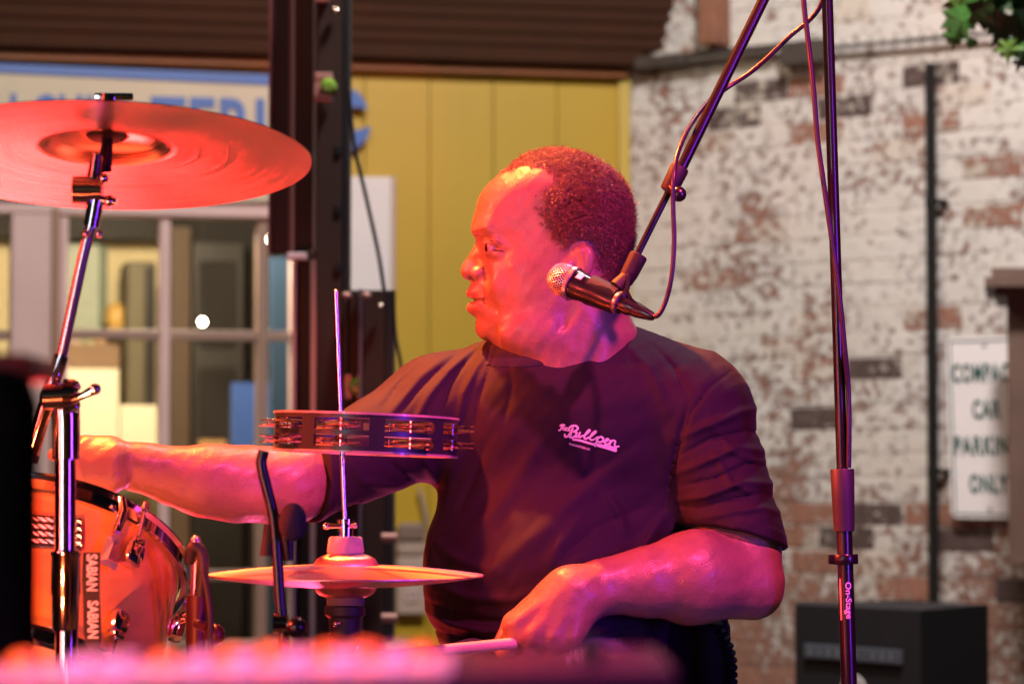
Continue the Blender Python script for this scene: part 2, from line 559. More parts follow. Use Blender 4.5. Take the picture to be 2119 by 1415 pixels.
while z < 2.60:
    off = 0.0 if row % 2 == 0 else 0.106
    a = -off + 0.003
    while a < 1.62:
        L_ = 0.2; sc = 1.0; ac = a + 0.1
        a0, a1 = max(a, 0.004), a + 0.2
        if a1 - a0 > 0.04:
            sc = (a1 - a0) / 0.2; ac = (a0 + a1) / 2
            kind = None
            for da, dz, t in dk:
                if abs(dz - z) < 0.0375 and a0 - 0.006 <= da < a1 + 0.006: kind = t
            rr = random.random()
            mm = m_drk if kind == 'd' else m_red if kind == 'r' else m_brr if rr < (0.5 if z < 1.0 else 0.10) else m_brk
            o = bpy.data.objects.new('brick', brick_mesh(random.randrange(6), mm))
            COL.objects.link(o)
            o.parent = bwall
            o.matrix_basis = Matrix.Translation(A1 + BD * ac + BN * (random.uniform(-0.0050, -0.0028)) + ZW * (z + random.uniform(-.0012, .0012))) @ rot @ Matrix.Diagonal((sc * random.uniform(0.98, 1.0), 1, random.uniform(0.96, 1.03), 1))
            nb += 1
        a += 0.2115
    z += 0.0745; row += 1
print('bricks', nb)

# ---- brown eave boards over the yellow wall
eave = empty('roof_eave', onA(700, 100, 0.3), 'dark brown timber eave boards above the yellow wall', 'eave')
m_brn = mat('brown_timber', (0.036, 0.013, 0.006), spec=0.15, rough=0.85, noise=0.35, nscale=9, bump=0.4, bscale=60)
ytop = [135, 104, 78, 50, 24, -6, -40]
for i in range(6):
    off = 0.10 + 0.011 * i
    xr = [1335, 1405, 1412, 1436, 1440, 1444][i]
    p0 = onA(-90, ytop[i] - 33 * (1 - (0) / 1306), off); p1 = onA(xr, ytop[i], off)
    q1 = onA(xr, ytop[i + 1] - 4, off)
    l = (onA(xr, 100, off) - onA(-120, 100, off)); ln = l.dot(AD)
    cz = (p1.z + q1.z) / 2; hz_ = (q1.z - p1.z) / 2
    c = onA(xr, 100, off) - AD * (ln / 2); c.z = cz
    Mb = MB(); Mb.box(c - AN * 0.03, AD * ln / 2, AN * 0.03, ZW * (hz_ + 0.002), 0.006)
    Mb.build('board', m_brn, eave)
slabo('flashing_strip', mat('rust_paint', (0.20, 0.06, 0.012), rough=0.6, noise=0.3), eave, 'A', -90, 122, 1300, 140, 0.05, 0.045, bev=0.004)
slabo('rough_end_post', mat('rough_brick_post', (0.22, 0.09, 0.05), rough=0.8, noise=0.35, nscale=20, bump=0.6), eave, 'B', 1443, -60, 1478, 92, 0.10, 0.09, bev=0.008)

# ---- shop sign
sign = empty('shop_sign', onA(200, 200, 0.06), 'cream shop sign with blue border and blue capitals behind the cymbal', 'sign')
lean = 0
def slopebox(name, m, pts, off, th, parent):
    """a prism on wall A whose outline is given in photo pixels"""
    f = [onA(x, y, off) for x, y in pts]; b = [p - AN * th for p in f]
    n = len(pts); Mx = MB()
    Mx.add(f + b, [tuple(range(n)), tuple(range(2 * n - 1, n - 1, -1))] + [(i, (i + 1) % n, n + (i + 1) % n, n + i) for i in range(n)])
    return Mx.build(name, m, parent)
m_blue = mat('sign_blue', (0.025, 0.085, 0.30), rough=0.45, noise=0.1)
slopebox('sign_face', mat('sign_cream', (0.42, 0.35, 0.25), rough=0.55, noise=0.08), [(-80, 140), (700, 176), (700, 420), (-80, 410)], 0.055, 0.03, sign)
slopebox('border', m_blue, [(-80, 128), (700, 161), (700, 183), (-80, 147)], 0.062, 0.02, sign)
me = text_mesh('LOUIS', 1.0, extrude=0.02, bold=0.035, space=1.12)
def sign_text(body, x0, x1, ytop_, ybot, nm):
    me = text_mesh(body, 1.0, bold=0.03, extrude=0.01, space=1.08)
    co = np.array([v.co for v in me.vertices]); mn, mx = co.min(0), co.max(0)
    for v in me.vertices:
        px = x0 + (v.co.x - mn[0]) / (mx[0] - mn[0]) * (x1 - x0)
        py = ybot + (v.co.y - mn[1]) / (mx[1] - mn[1]) * (ytop_ - ybot) + px * 0.022
        v.co = onA(px, py, 0.060 + v.co.z * 0.2)
    return link(nm, me, m_blue, sign)
bpy.data.meshes.remove(me)
sign_text('I CULT', 22, 262, 192, 300, 'lettering')
sign_text('TERIA', 312, 640, 192, 300, 'lettering')
for pl in ([(700,182),(722,182),(745,194),(757,214),(760,228),(742,222),(722,224),(700,232)], [(700,262),(735,270),(768,262),(760,286),(742,304),(700,322)]):
    slopebox('scroll_ornament', m_blue, pl, 0.05, 0.025, sign)

# ---- the windows and the lit room behind them
m_frame = mat('window_paint', (0.50, 0.34, 0.32), rough=0.5, noise=0.12, nscale=6)
m_mun = mat('muntin_paint', (0.22, 0.13, 0.095), rough=0.5, noise=0.15, nscale=6)
win = empty('shop_window', onA(330, 900), 'tall shop window with slim glazing bars left of the drummer', 'window')
slabo('window_post', m_frame, win, 'A', 18, 425, 118, 1700, 0.03, 0.10, bev=0.01)
slabo('post_mould', mat('window_post_brown', (0.26, 0.14, 0.09), rough=0.5), win, 'A', 104, 428, 120, 1700, 0.045, 0.03, bev=0.006)
slabo('window_head', m_frame, win, 'A', -90, 412, 611, 446, 0.035, 0.09, bev=0.008)
slabo('window_jamb', m_frame, win, 'A', 120, 446, 138, 1700, 0.02, 0.07, bev=0.006)
slabo('window_jamb', m_frame, win, 'A', 602, 446, 618, 1700, 0.02, 0.07, bev=0.006)
slabo('mullion', m_frame, win, 'A', 328, 446, 350, 1700, 0.012, 0.05, bev=0.006)
slabo('mullion', m_mun, win, 'A', 530, 446, 553, 1700, 0.010, 0.05, bev=0.006)
for y0, y1 in ((683, 703), (930, 950), (1180, 1200), (1325, 1360)):
    slabo('glazing_bar', m_mun, win, 'A', 138, y0, 602, y1, 0.004, 0.03, bev=0.004)
    slabo('glazing_bar', m_mun, win, 'A', -90, y0, 18, y1, 0.004, 0.03, bev=0.004)
m_glass = bpy.data.materials.new('window_glass'); m_glass.use_nodes = True
nt = m_glass.node_tree; nt.nodes.clear()
o_ = nt.nodes.new('ShaderNodeOutputMaterial'); tr_ = nt.nodes.new('ShaderNodeBsdfTransparent'); gl = nt.nodes.new('ShaderNodeBsdfGlossy'); mx = nt.nodes.new('ShaderNodeMixShader')
gl.inputs['Roughness'].default_value = 0.02; mx.inputs[0].default_value = 0.03; tr_.inputs[0].default_value = (0.90, 0.90, 0.90, 1)
nt.links.new(tr_.outputs[0], mx.inputs[1]); nt.links.new(gl.outputs[0], mx.inputs[2]); nt.links.new(mx.outputs[0], o_.inputs[0])
cols = [(138, 328), (350, 530), (553, 602), (-90, 18)]; rows = [(446, 683), (703, 930), (950, 1180), (1200, 1325)]
for x0, x1 in cols:
    for y0, y1 in rows:
        slabo('pane', m_glass, win, 'A', x0 - 2, y0 - 2, x1 + 2, y1 + 2, -0.010, 0.004)
# room
def P(px, py, d):  # point at d metres behind wall A
    return onA(px, py, -d)
room = MB()
def roombox(name, m, x0, y0, x1, y1, d0, th, label=None, cat=None, kind=None, bev=0.0, parent=None):
    Mx = MB(); slab(Mx, 'A', x0, y0, x1, y1, -d0, th, bev); o = Mx.build(name, m, parent)
    return tag(o, label, cat, None, kind)
m_cream = mat('room_cream', (0.66, 0.56, 0.32), rough=0.7, noise=0.06)
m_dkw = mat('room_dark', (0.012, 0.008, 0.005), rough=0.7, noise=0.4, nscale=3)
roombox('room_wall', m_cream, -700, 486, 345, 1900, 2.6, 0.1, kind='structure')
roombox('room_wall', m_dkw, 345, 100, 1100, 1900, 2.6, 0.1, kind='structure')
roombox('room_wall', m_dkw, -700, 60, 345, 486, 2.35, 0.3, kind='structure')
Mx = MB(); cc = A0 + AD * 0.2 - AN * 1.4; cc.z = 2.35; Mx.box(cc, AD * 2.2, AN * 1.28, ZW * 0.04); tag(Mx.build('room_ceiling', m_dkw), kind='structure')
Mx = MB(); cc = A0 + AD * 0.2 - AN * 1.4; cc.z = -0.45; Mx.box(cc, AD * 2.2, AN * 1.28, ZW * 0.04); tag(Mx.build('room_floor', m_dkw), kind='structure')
roombox('stair_panel', mat('stair_white', (0.80, 0.72, 0.52), rough=0.6), 60, 762, 246, 1000, 1.9, 0.12, 'stepped cream counter end seen through the left window panes', 'counter', bev=0.01)
cn = [o for o in COL.objects if o.name.startswith('stair_panel')][0]
cn.name = 'counter'
slabo('counter_step', MATS['stair_white'], cn, 'A', 247, 838, 326, 1000, -1.9, 0.12, bev=0.01)
cab = roombox('tall_cabinet', mat('cabinet_olive', (0.11, 0.09, 0.045), rough=0.6, noise=0.2), 262, 540, 322, 850, 2.1, 0.3, 'tall olive grey cabinet behind the cream counter', 'cabinet', bev=0.01)
slabo('door_edge', m_dkw, cab, 'A', 300, 552, 322, 850, -2.085, 0.02)
pic = roombox('wall_picture', mat('picture_pale', (0.35, 0.40, 0.30), rough=0.5, noise=0.3, nscale=14), 140, 505, 206, 680, 2.5, 0.04, 'pale green picture hanging on the cream room wall', 'picture')
slabo('frame_edge', mat('picture_green', (0.045, 0.09, 0.035), rough=0.5), pic, 'A', 206, 510, 222, 680, -2.49, 0.05)
shf = roombox('shelf_board', mat('shelf_brown', (0.20, 0.11, 0.05), rough=0.6, noise=0.3), 134, 712, 246, 760, 2.0, 0.3, 'brown shelf above the cream counter', 'shelf')
bb = MB(); c = P(240, 655, 2.3)
bb.lathe(c, (0, 0, 1), [(0.001, -0.05), (0.03, -0.05), (0.045, -0.02), (0.04, 0.03), (0.02, 0.05), (0.001, 0.06)], 20)
tag(bb.build('vase', mat('vase_gold', (0.62, 0.38, 0.10), rough=0.4), None, True), 'small golden vase beside the olive cabinet', 'vase')
tag(roombox('blue_board', mat('board_blue', (0.02, 0.065, 0.25), rough=0.5), 480, 792, 590, 1010, 1.2, 0.05), 'low blue board standing behind the middle window panes', 'board')
tag(roombox('blue_board', mat('board_lightblue', (0.015, 0.05, 0.11), rough=0.5, noise=0.1), 560, 532, 602, 1400, 0.6, 0.04), 'tall narrow light blue board at the right window edge', 'board')
dd = roombox('dark_door', mat('door_dark', (0.010, 0.007, 0.006), rough=0.45, noise=0.4, nscale=4), 398, 500, 505, 1500, 2.45, 0.08, 'dark interior door seen through the middle window panes', 'door', bev=0.006)
slabo('door_panel', m_dkw, dd, 'A', 412, 540, 490, 720, -2.44, 0.02, bev=0.008)
slabo('door_panel', m_dkw, dd, 'A', 412, 760, 490, 980, -2.44, 0.02, bev=0.008)
slabo('door_frame', mat('door_frame_brown', (0.11, 0.065, 0.035), rough=0.6), dd, 'A', 352, 470, 392, 1500, -2.47, 0.05)
bk = MB(); bk.box(P(438, 922, 1.5), AD * 0.05, AN * 0.05, ZW * 0.022, 0.008)
ol = tag(bk.build('basket', mat('basket_tan', (0.30, 0.16, 0.06), rough=0.8, noise=0.3)), 'low tan basket on the sill behind the middle panes', 'basket')
for k, (px, hh, rr, cc_, lab) in enumerate(((150, 0.035, 0.020, (0.55, 0.40, 0.38), 'squat pale pink jar at the left end of the brown shelf'), (178, 0.050, 0.014, (0.30, 0.34, 0.22), 'slim green bottle beside the pink jar on the brown shelf'), (208, 0.028, 0.024, (0.50, 0.30, 0.16), 'low terracotta bowl on the brown shelf beside the bottle'))):
    M = MB(); q = P(px, 712, 2.1); q.z += 0.001
    M.lathe(q, (0, 0, 1), [(0.001, 0), (rr * 0.8, 0), (rr, hh * 0.3), (rr * 0.95, hh * 0.7), (rr * 0.5, hh * 0.9), (rr * 0.55, hh), (0.001, hh)], 16)
    tag(M.build(('jar', 'bottle', 'bowl')[k], mat('shelf_item_%s' % ('pink', 'green', 'clay')[k], cc_, rough=0.4), None, True), lab, ('jar', 'bottle', 'bowl')[k])
for px, py, d, lab in ((551, 495, 1.4, 'upper'), (419, 666, 1.8, 'lower')):
    p = P(px, py, d)
    e = empty('pendant_bulb', p, f'{lab} glowing round bulb hanging inside the window', 'light bulb', 'glowing bulbs inside the window')
    Mx = MB(); Mx.ball(p, 0.011, 16, 10)
    Mx.build('bulb', mat('bulb_glow', (1, 0.9, 0.7), emit=(1.0, 0.82, 0.55), estr=120), e, True)
    Mx = MB(); Mx.tube([p + ZW * 0.012, p + ZW * 0.03, p + ZW * 0.035, Vector((p.x, p.y, 2.31))], [0.008, 0.008, 0.002, 0.002], 8)
    Mx.build('cord', mat('cord_black', (0.02, 0.02, 0.02)), e)
p = P(170, 470, 1.3); p = P(300, 470, 0.4); lamp('room_lamp', 'POINT', (p.x, p.y, 2.2), (p.x, p.y, 0), (1.0, 0.83, 0.58), 260, 0.12)

# ---- white board and outlets on the yellow wall
o = slabo('notice_board', mat('notice_white', (0.55, 0.50, 0.50), rough=0.5, noise=0.05), None, 'A', 715, 366, 815, 604, 0.03, 0.03, bev=0.004)
tag(o, 'blank pale notice board on the yellow boards behind the lighting tower', 'notice board')
slabo('board_edge', mat('notice_edge', (0.35, 0.26, 0.22), rough=0.5), o, 'A', 809, 366, 818, 604, 0.034, 0.036)
m_out = mat('outlet_grey', (0.34, 0.25, 0.20), rough=0.5, noise=0.1)
for k, (y0, y1, lab) in enumerate(((1085, 1150, 'upper grey weatherproof outlet box with rounded cover on yellow wall'), (1152, 1270, 'lower pale double outlet box on yellow wall'))):
    o = slabo('outlet_box', m_out, None, 'A', 822, y0, 884, y1, 0.05, 0.05, bev=0.02 if k == 0 else 0.006)
    tag(o, lab, 'outlet box')
    if k == 1:
        for yy in (1190, 1232):
            slabo('socket', mat('socket_pink', (0.42, 0.30, 0.27), rough=0.4), o, 'A', 838, yy - 15, 868, yy + 13, 0.056, 0.01, bev=0.003)
            for xx in (846, 858): slabo('slot', mat('slot_dark', (0.02, 0.02, 0.02)), o, 'A', xx, yy - 8, xx + 3, yy + 2, 0.058, 0.004)
    else:
        slabo('cover', mat('cover_brown', (0.16, 0.10, 0.08), rough=0.5), o, 'A', 826, 1082, 880, 1118, 0.062, 0.02, bev=0.009)
M = MB(); M.tube([onA(868, 1010, 0.03), onA(876, 1040, 0.03), onA(884, 1085, 0.03)], 0.006, 10)
tag(M.build('conduit', m_out, None, True), 'thin conduit running down the yellow wall to the outlet box', 'conduit')

# ---- pipe, bracket, ledge on the brick wall
pp = empty('drain_pipe', onB(1925, 1300, 0.06), 'black vertical pipe fixed to the painted brick wall', 'pipe')
M = MB(); a = onB(1925, 132, 0.05); b = Vector((a.x, a.y, -0.5)); M.tube([b, a], 0.0165, 14)
M.build('pipe', mat('pipe_black', (0.012, 0.011, 0.010), spec=0.15, rough=0.7, noise=0.2), pp, True)
for py in (420, 975):
    M = MB(); c = onB(1925, py, 0.03); c2 = Vector((a.x, a.y, c.z)); M.tube([c2 - ZW * 0.014, c2 + ZW * 0.014], 0.019, 14); M.box(c2 + BD * 0.024 - BN * 0.02, BD * 0.014, BN * 0.018, ZW * 0.008, 0.003)
    M.build('clamp', MATS['pipe_black'], pp, True)
m_iron = mat('rusty_iron', (0.055, 0.042, 0.035), rough=0.6, noise=0.4, nscale=25, bump=0.3)
ib = empty('wall_bracket', onB(1500, 130, 0.05), 'dark iron bracket bar with end box across the brick wall', 'bracket')
def barB(name, x0, y0, x1, y1, hw, off, par, m=m_iron):
    M = MB(); p, q = onB(x0, y0, off), onB(x1, y1, off); d = (q - p); M.box((p + q) / 2, d / 2, BN * 0.012, ZW * hw, 0.003); return M.build(name, m, par)
barB('bar', 1330, 138, 1600, 108, 0.006, 0.05, ib); barB('bar', 1345, 122, 1620, 92, 0.004, 0.05, ib)
barB('pale_plate', 1400, 127, 1620, 103, 0.011, 0.032, ib, mat('plate_pale', (0.42, 0.38, 0.35), rough=0.6))
slabo('end_box', m_iron, ib, 'B', 1612, 84, 1702, 132, 0.08, 0.05, bev=0.005)
M = MB(); M.box(onB(1368, 128, 0.05), BD * 0.10, BN * 0.02, ZW * 0.020, 0.01); M.build('wall_anchor', m_iron, ib)
lg = empty('wire_ledge', onB(1850, 80, 0.04), 'thin dark ledge rail with short hooks along upper brick wall', 'rail')
barB('rail', 1715, 99, 2200, 58, 0.0045, 0.04, lg)
for k in range(9):
    x = 1745 + k * 27
    M = MB(); p = onB(x, 96 - (x - 1715) * 0.085, 0.045); M.tube([p, p - ZW * 0.03], 0.0025, 6); M.tube([p, p + ZW * 0.018], 0.0025, 6)
    M.build('hook', m_iron, lg)

# ---- parking sign and the brown cabinet beside it
ps = empty('parking_sign', onB(2020, 880, 0.05), 'white metal parking sign with green lettering beside the black pipe', 'sign')
c4 = [(1955, 702), (2120, 691), (2128, 1077), (1972, 1068)]
Wc = [onB(x, y, 0.05) for x, y in c4]
ex = ((Wc[1] - Wc[0]) + (Wc[2] - Wc[3])) / 4; ey = ((Wc[0] - Wc[3]) + (Wc[1] - Wc[2])) / 4
cc = sum(Wc, Vector()) / 4
def rounded_plate(M, c, ex, ey, n, r, th):
    hx, hy = ex.length, ey.length; ux, uy = ex.normalized(), ey.normalized()
    pts = []
    for sx, sy, a0 in ((1, 1, 0), (-1, 1, 90), (-1, -1, 180), (1, -1, 270)):
        for k in range(6):
            t = R(a0 + 18 * k); pts.append(c + ux * (sx * (hx - r) + math.cos(t) * r) + uy * (sy * (hy - r) + math.sin(t) * r))
    f = pts; b = [p - n * th for p in pts]; m_ = len(pts)
    M.add(f + b, [tuple(range(m_)), tuple(range(2 * m_ - 1, m_ - 1, -1))] + [(i, (i + 1) % m_, m_ + (i + 1) % m_, m_ + i) for i in range(m_)])
m_grn = mat('sign_green', (0.012, 0.085, 0.062), rough=0.4)
M = MB(); rounded_plate(M, cc, ex, ey, BN, 0.022, 0.003); M.build('plate', mat('sign_white', (0.78, 0.73, 0.72), rough=0.35, noise=0.05), ps)
M = MB()
for s_, e1, e2 in ((1, ex, ey), (-1, ex, ey)):
    M.box(cc + e2 * (s_ * 0.955) + BN * 0.001, e1 * 0.90, e2.normalized() * 0.0022, BN * 0.001)
    M.box(cc + e1 * (s_ * 0.90) + BN * 0.001, e2 * 0.955, e1.normalized() * 0.0022, BN * 0.001)
M.build('border', m_grn, ps)
hgt = ey.length * 2
for body_, f, wd in (('COMPACT', 0.80, 0.86), ('CAR', 0.60, 0.36), ('PARKING', 0.40, 0.86), ('ONLY', 0.19, 0.50)):
    me = text_mesh(body_, 1.0, bold=0.034, space=1.14)
    co = np.array([v.co for v in me.vertices]); mn, mx_ = co.min(0), co.max(0)
    for v in me.vertices:
        a = ((v.co.x - mn[0]) / (mx_[0] - mn[0]) - 0.5) * wd * 2; b = (f - 0.5) * 2 + ((v.co.y - mn[1]) / (mx_[1] - mn[1]) - 0.5) * 0.215
        v.co = cc + ex * a + ey * b + BN * 0.0024
    link('lettering', me, m_grn, ps)
M = MB()
for s_ in (1, -1): M.lathe(cc + ey * s_ * 0.90 + BN * 0.001, BN, [(0.0001, 0.003), (0.005, 0.003), (0.006, 0.0)], 10); 
M.build('bolt', mat('bolt_grey', (0.25, 0.22, 0.22), rough=0.4, metal=0.7), ps)
cab = empty('wall_cabinet', at(2150, 900, 8.3), 'brown timber wall cabinet with projecting cap at the right edge', 'cabinet')
m_pil = mat('pillar_brown', (0.13, 0.075, 0.055), rough=0.6, noise=0.25, nscale=10, bump=0.3)
def boxat(name, m, x0, y0, x1, y1, Y, th, par=None, bev=0.004, rz=0):
    p = at(x0, (y0 + y1) / 2, Y); q = at(x1, (y0 + y1) / 2, Y); t = at((x0 + x1) / 2, y0, Y); b = at((x0 + x1) / 2, y1, Y)
    M = MB(); c = (p + q) / 2; c.z = (t.z + b.z) / 2; c.y = Y + th / 2
    hx = (q.x - p.x) / 2; hz = (t.z - b.z) / 2
    cs, sn = math.cos(R(rz)), math.sin(R(rz))
    M.box(c, Vector((cs * hx, sn * hx, 0)), Vector((-sn * th / 2, cs * th / 2, 0)), (0, 0, hz), bev)
    return M.build(name, m, par)
def rayprism(name, m, x0, y0, x1, y1, Y, th, par):
    """box whose left side runs along the line of sight, so only its front shows"""
    zt_, zb_ = at((x0 + x1) / 2, y0, Y).z, at((x0 + x1) / 2, y1, Y).z
    fp = [at(x0, 900, Y), at(x1, 900, Y), at(x1, 900, Y + th), at(x0 + 3, 900, Y + th)]
    M = MB(); vs = [Vector((p.x, p.y, z)) for z in (zb_, zt_) for p in fp]
    M.add(vs, [(3, 2, 1, 0), (4, 5, 6, 7)] + [(i, (i + 1) % 4, 4 + (i + 1) % 4, 4 + i) for i in range(4)])
    return M.build(name, m, par)
rayprism('carcass', m_pil, 2086, 612, 2215, 1165, 8.2, 0.5, cab)
rayprism('cap', m_pil, 2040, 574, 2260, 592, 8.1, 0.6, cab)
rayprism('cap_mould', m_pil, 2060, 592, 2240, 612, 8.15, 0.5, cab)
rayprism('cap_top', m_pil, 2054, 554, 2245, 574, 8.14, 0.5, cab)
# ---- loudspeaker cabinet at the foot of the brick wall
sp = empty('floor_speaker', at(1850, 1700, 7.3), 'charcoal speaker cabinet with name plate at the foot of brick wall', 'speaker')
m_sp = mat('speaker_char', (0.017, 0.015, 0.018), spec=0.3, rough=0.7, noise=0.15, nscale=30, bump=0.3, bscale=300)
S0 = at(1645, 1250, 7.55); S1 = at(1905, 1270, 7.2); S2 = at(2045, 1278, 7.55)
d1 = Vector((S1.x - S0.x, S1.y - S0.y, 0)); d2 = Vector((S2.x - S1.x, S2.y - S1.y, 0))
n1 = Vector((d1.y, -d1.x, 0)).normalized()
ztop = S0.z
M = MB()
fr = [S0, S1, S2, S2 + Vector((-0.18, 0.25, 0)), S0 + Vector((0.02, 0.2, 0))]
top = [Vector((p.x, p.y, ztop)) for p in fr]; bot = [Vector((p.x, p.y, -0.55)) for p in fr]
M.add(top + bot, [(0, 1, 2, 3, 4), (9, 8, 7, 6, 5)] + [(i, (i + 1) % 5, 5 + (i + 1) % 5, 5 + i) for i in range(5)])
M.build('cabinet', m_sp, sp)
u1 = d1.normalized()
def spz(py): return at(1750, py, 7.4).z
def onS(px, py): return hit(px, py, S0 + n1 * 0.002, n1)
M = MB(); p, q = onS(1668, 1345), onS(1868, 1360); M.box((p + q) / 2 + n1 * 0.003, (q - p) / 2, n1 * 0.005, ZW * 0.018, 0.003)
M.build('name_plate', mat('plate_slate', (0.085, 0.095, 0.115), rough=0.4), sp)
M = MB()
for k in range(10):
    if k == 6: continue
    x = 1682 + k * 18.5; c = onS(x, 1345 + (x - 1668) * 0.075) + n1 * 0.0085
    M.box(c, u1 * 0.0042, n1 * 0.001, ZW * random.uniform(0.007, 0.011))
M.build('plate_lettering', mat('plate_grey', (0.16, 0.18, 0.21), rough=0.5), sp)
M = MB(); M.lathe(onS(1768, 1436) + n1 * 0.003, n1, [(0.0005, 0.002), (0.048, 0.002), (0.05, 0)], 30); M.build('badge', mat('badge_white', (0.5, 0.47, 0.46), rough=0.5), sp)

# ---- lighting tower between the window and the drummer
tw = empty('crank_tower', at(660, 1700, 6.6), 'dark crank-up lighting tower with aluminium edge rails and clamps', 'lighting tower')
m_twb = mat('tower_black', (0.008, 0.007, 0.008), rough=0.5, spec=0.3)
m_twn = mat('tower_brown', (0.028, 0.013, 0.009), spec=0.25, rough=0.6, noise=0.15)
m_alu = mat('tower_rail', (0.30, 0.28, 0.30), rough=0.35, metal=0.6)
m_rdr = mat('tower_red_edge', (0.09, 0.03, 0.03), rough=0.4)
boxat('inner_mast', m_twb, 562, -120, 603, 525, 6.7, 0.05, tw)
boxat('red_strip', m_rdr, 556, -120, 562, 525, 6.69, 0.05, tw, 0.001)
boxat('red_strip', m_rdr, 598, -120, 604, 525, 6.685, 0.02, tw, 0.001)
boxat('edge_rail', m_alu, 604, -120, 609, 525, 6.68, 0.05, tw, 0.001)
boxat('middle_mast', m_twn, 609, -120, 650, 525, 6.66, 0.06, tw)
boxat('lower_mast', m_twb, 610, 538, 640, 1900, 6.7, 0.05, tw)
boxat('edge_rail', m_alu, 602, 534, 611, 1900, 6.67, 0.05, tw, 0.001)
boxat('edge_rail', m_alu, 641, 534, 653, 1900, 6.62, 0.06, tw, 0.001)
boxat('edge_rail', m_alu, 648, -120, 653, 534, 6.62, 0.06, tw, 0.001)
boxat('outer_mast', m_twn, 653, -120, 706, 1900, 6.6, 0.08, tw)
boxat('mast_cheek', m_twb, 706, -120, 722, 1900, 6.6, 0.08, tw)
boxat('stop_plate', mat('stop_white', (0.6, 0.52, 0.54), rough=0.3), 594, 522, 634, 537, 6.58, 0.05, tw, 0.003)
boxat('stop_plate', m_twn, 634, 518, 653, 536, 6.6, 0.05, tw, 0.003)
for y in (310, 432, 553): boxat('pin_hole', m_twb, 694, y - 11, 706, y + 11, 6.594, 0.01, tw, 0.002)
m_brk2 = mat('bracket_pink', (0.40, 0.20, 0.17), rough=0.4, metal=0.3)
m_lev = mat('level_green', (0.16, 0.30, 0.035), rough=0.25)
def clampset(x, y, par, s=1.0):
    boxat('bracket', m_brk2, x - 24 * s, y - 30 * s, x + 12 * s, y - 14 * s, 6.56, 0.03, par, 0.003)
    boxat('bracket', m_brk2, x - 24 * s, y + 14 * s, x + 12 * s, y + 30 * s, 6.56, 0.03, par, 0.003)
    boxat('bracket', m_brk2, x - 26 * s, y - 30 * s, x - 12 * s, y + 30 * s, 6.562, 0.03, par, 0.003)
    M = MB(); M.lathe(at(x + 4, y, 6.56), (0, -1, 0), [(0.0005, 0.02), (0.012, 0.018), (0.018, 0.008), (0.018, -0.02)], 20); M.build('green_knob', m_lev, par, True)
clampset(676, 180, tw); boxat('bracket', m_brk2, 650, -20, 680, 3, 6.57, 0.03, tw, 0.003)
M = MB(); M.ball(at(695, 24, 6.58), 0.010, 14, 10); M.build('bolt_head', mat('bolt_shine', (0.6, 0.45, 0.35), rough=0.2, metal=1.0), tw, True)
# stacked base sections at the tower's right
boxat('base_section', m_twn, 722, 600, 741, 1900, 6.56, 0.12, tw); boxat('base_section', m_twn, 748, 600, 795, 1900, 6.54, 0.12, tw)
boxat('edge_rail', mat('rail_dark', (0.09, 0.08, 0.10), rough=0.35, metal=0.5), 741, 598, 748, 1900, 6.52, 0.08, tw, 0.001)
boxat('mast_cheek', m_twb, 795, 600, 814, 1330, 6.54, 0.12, tw)
for x in (717, 758):
    M = MB(); M.ball(at(x, 612, 6.5), 0.011, 12, 8, (1, 1, 0.8)); M.build('pink_cap', m_brk2, tw, True)
    clampset(x + 17, 800, tw, 0.85)
M = MB(); M.ball(at(788, 635, 6.52), 0.009, 14, 10); M.build('bolt_head', MATS['bolt_shine'], tw, True)
for y in (1112, 1278):
    M = MB(); M.tube([at(790, y, 6.5), at(822, y, 6.5)], 0.011, 10); M.build('cross_pin', m_brk2, tw, True)
M = MB(); M.tube(spline([at(722, 190, 6.5), at(733, 300, 6.5), at(758, 410, 6.5), at(782, 520, 6.5), at(796, 605, 6.5)], 8), 0.0045, 8)
tag(M.build('power_cable', mat('cable_black', (0.014, 0.012, 0.012), rough=0.4), None, True), 'black cable hanging from the tower across the notice board', 'cable')
M = MB(); M.tube(spline([at(814, 600, 6.45), at(818, 690, 6.45), at(830, 760, 6.45), at(834, 860, 6.45)], 8), 0.004, 8)
tag(M.build('power_cable', MATS['cable_black'], None, True), 'thin cable dropping behind the drummer from the tower base', 'cable')

# ---- ivy in the top right corner
iv = empty('ivy', at(2080, -40, 6.2), 'hanging green ivy leaves at the top right corner', 'plant')
def leafmat(name, c): return mat(name, c, rough=0.4, noise=0.3, nscale=40, bump=0.3, bscale=150)
lm = [leafmat('leaf_green', (0.07, 0.21, 0.035)), leafmat('leaf_dark', (0.018, 0.055, 0.014)), leafmat('leaf_light', (0.13, 0.25, 0.03))]
outl = [(0,-.5),(.12,-.42),(.42,-.48),(.36,-.22),(.62,-.02),(.34,.06),(.30,.30),(.12,.26),(0,.66),(-.12,.26),(-.30,.30),(-.34,.06),(-.62,-.02),(-.36,-.22),(-.42,-.48),(-.12,-.42)]
def leaf(p, s, tilt, m):
    vs = [Vector((0, 0, 0.05 * s))]
    for x, y in outl: vs.append(Vector((x * s, y * s, -abs(x) * s * 0.25 * random.uniform(0.3, 1.3))))
    M_ = Matrix.Rotation(tilt[0], 4, 'Z') @ Matrix.Rotation(tilt[1], 4, 'X') @ Matrix.Rotation(tilt[2], 4, 'Y') @ Matrix.Rotation(tilt[3], 4, 'Z')
    vs = [p + (M_ @ v) for v in vs]
    Mx = MB(); n = len(outl); Mx.add(vs, [(0, 1 + k, 1 + (k + 1) % n) for k in range(n)])
    Mx.build('leaf', m, iv)
named = [(1990,45,.05,0),(1975,78,.032,0),(2010,92,.018,0),(2085,105,.034,2),(2020,20,.05,0),(1985,15,.04,2),(2112,125,.03,1),(2119,60,.06,1),(2070,60,.05,1),(2050,30,.06,1)]
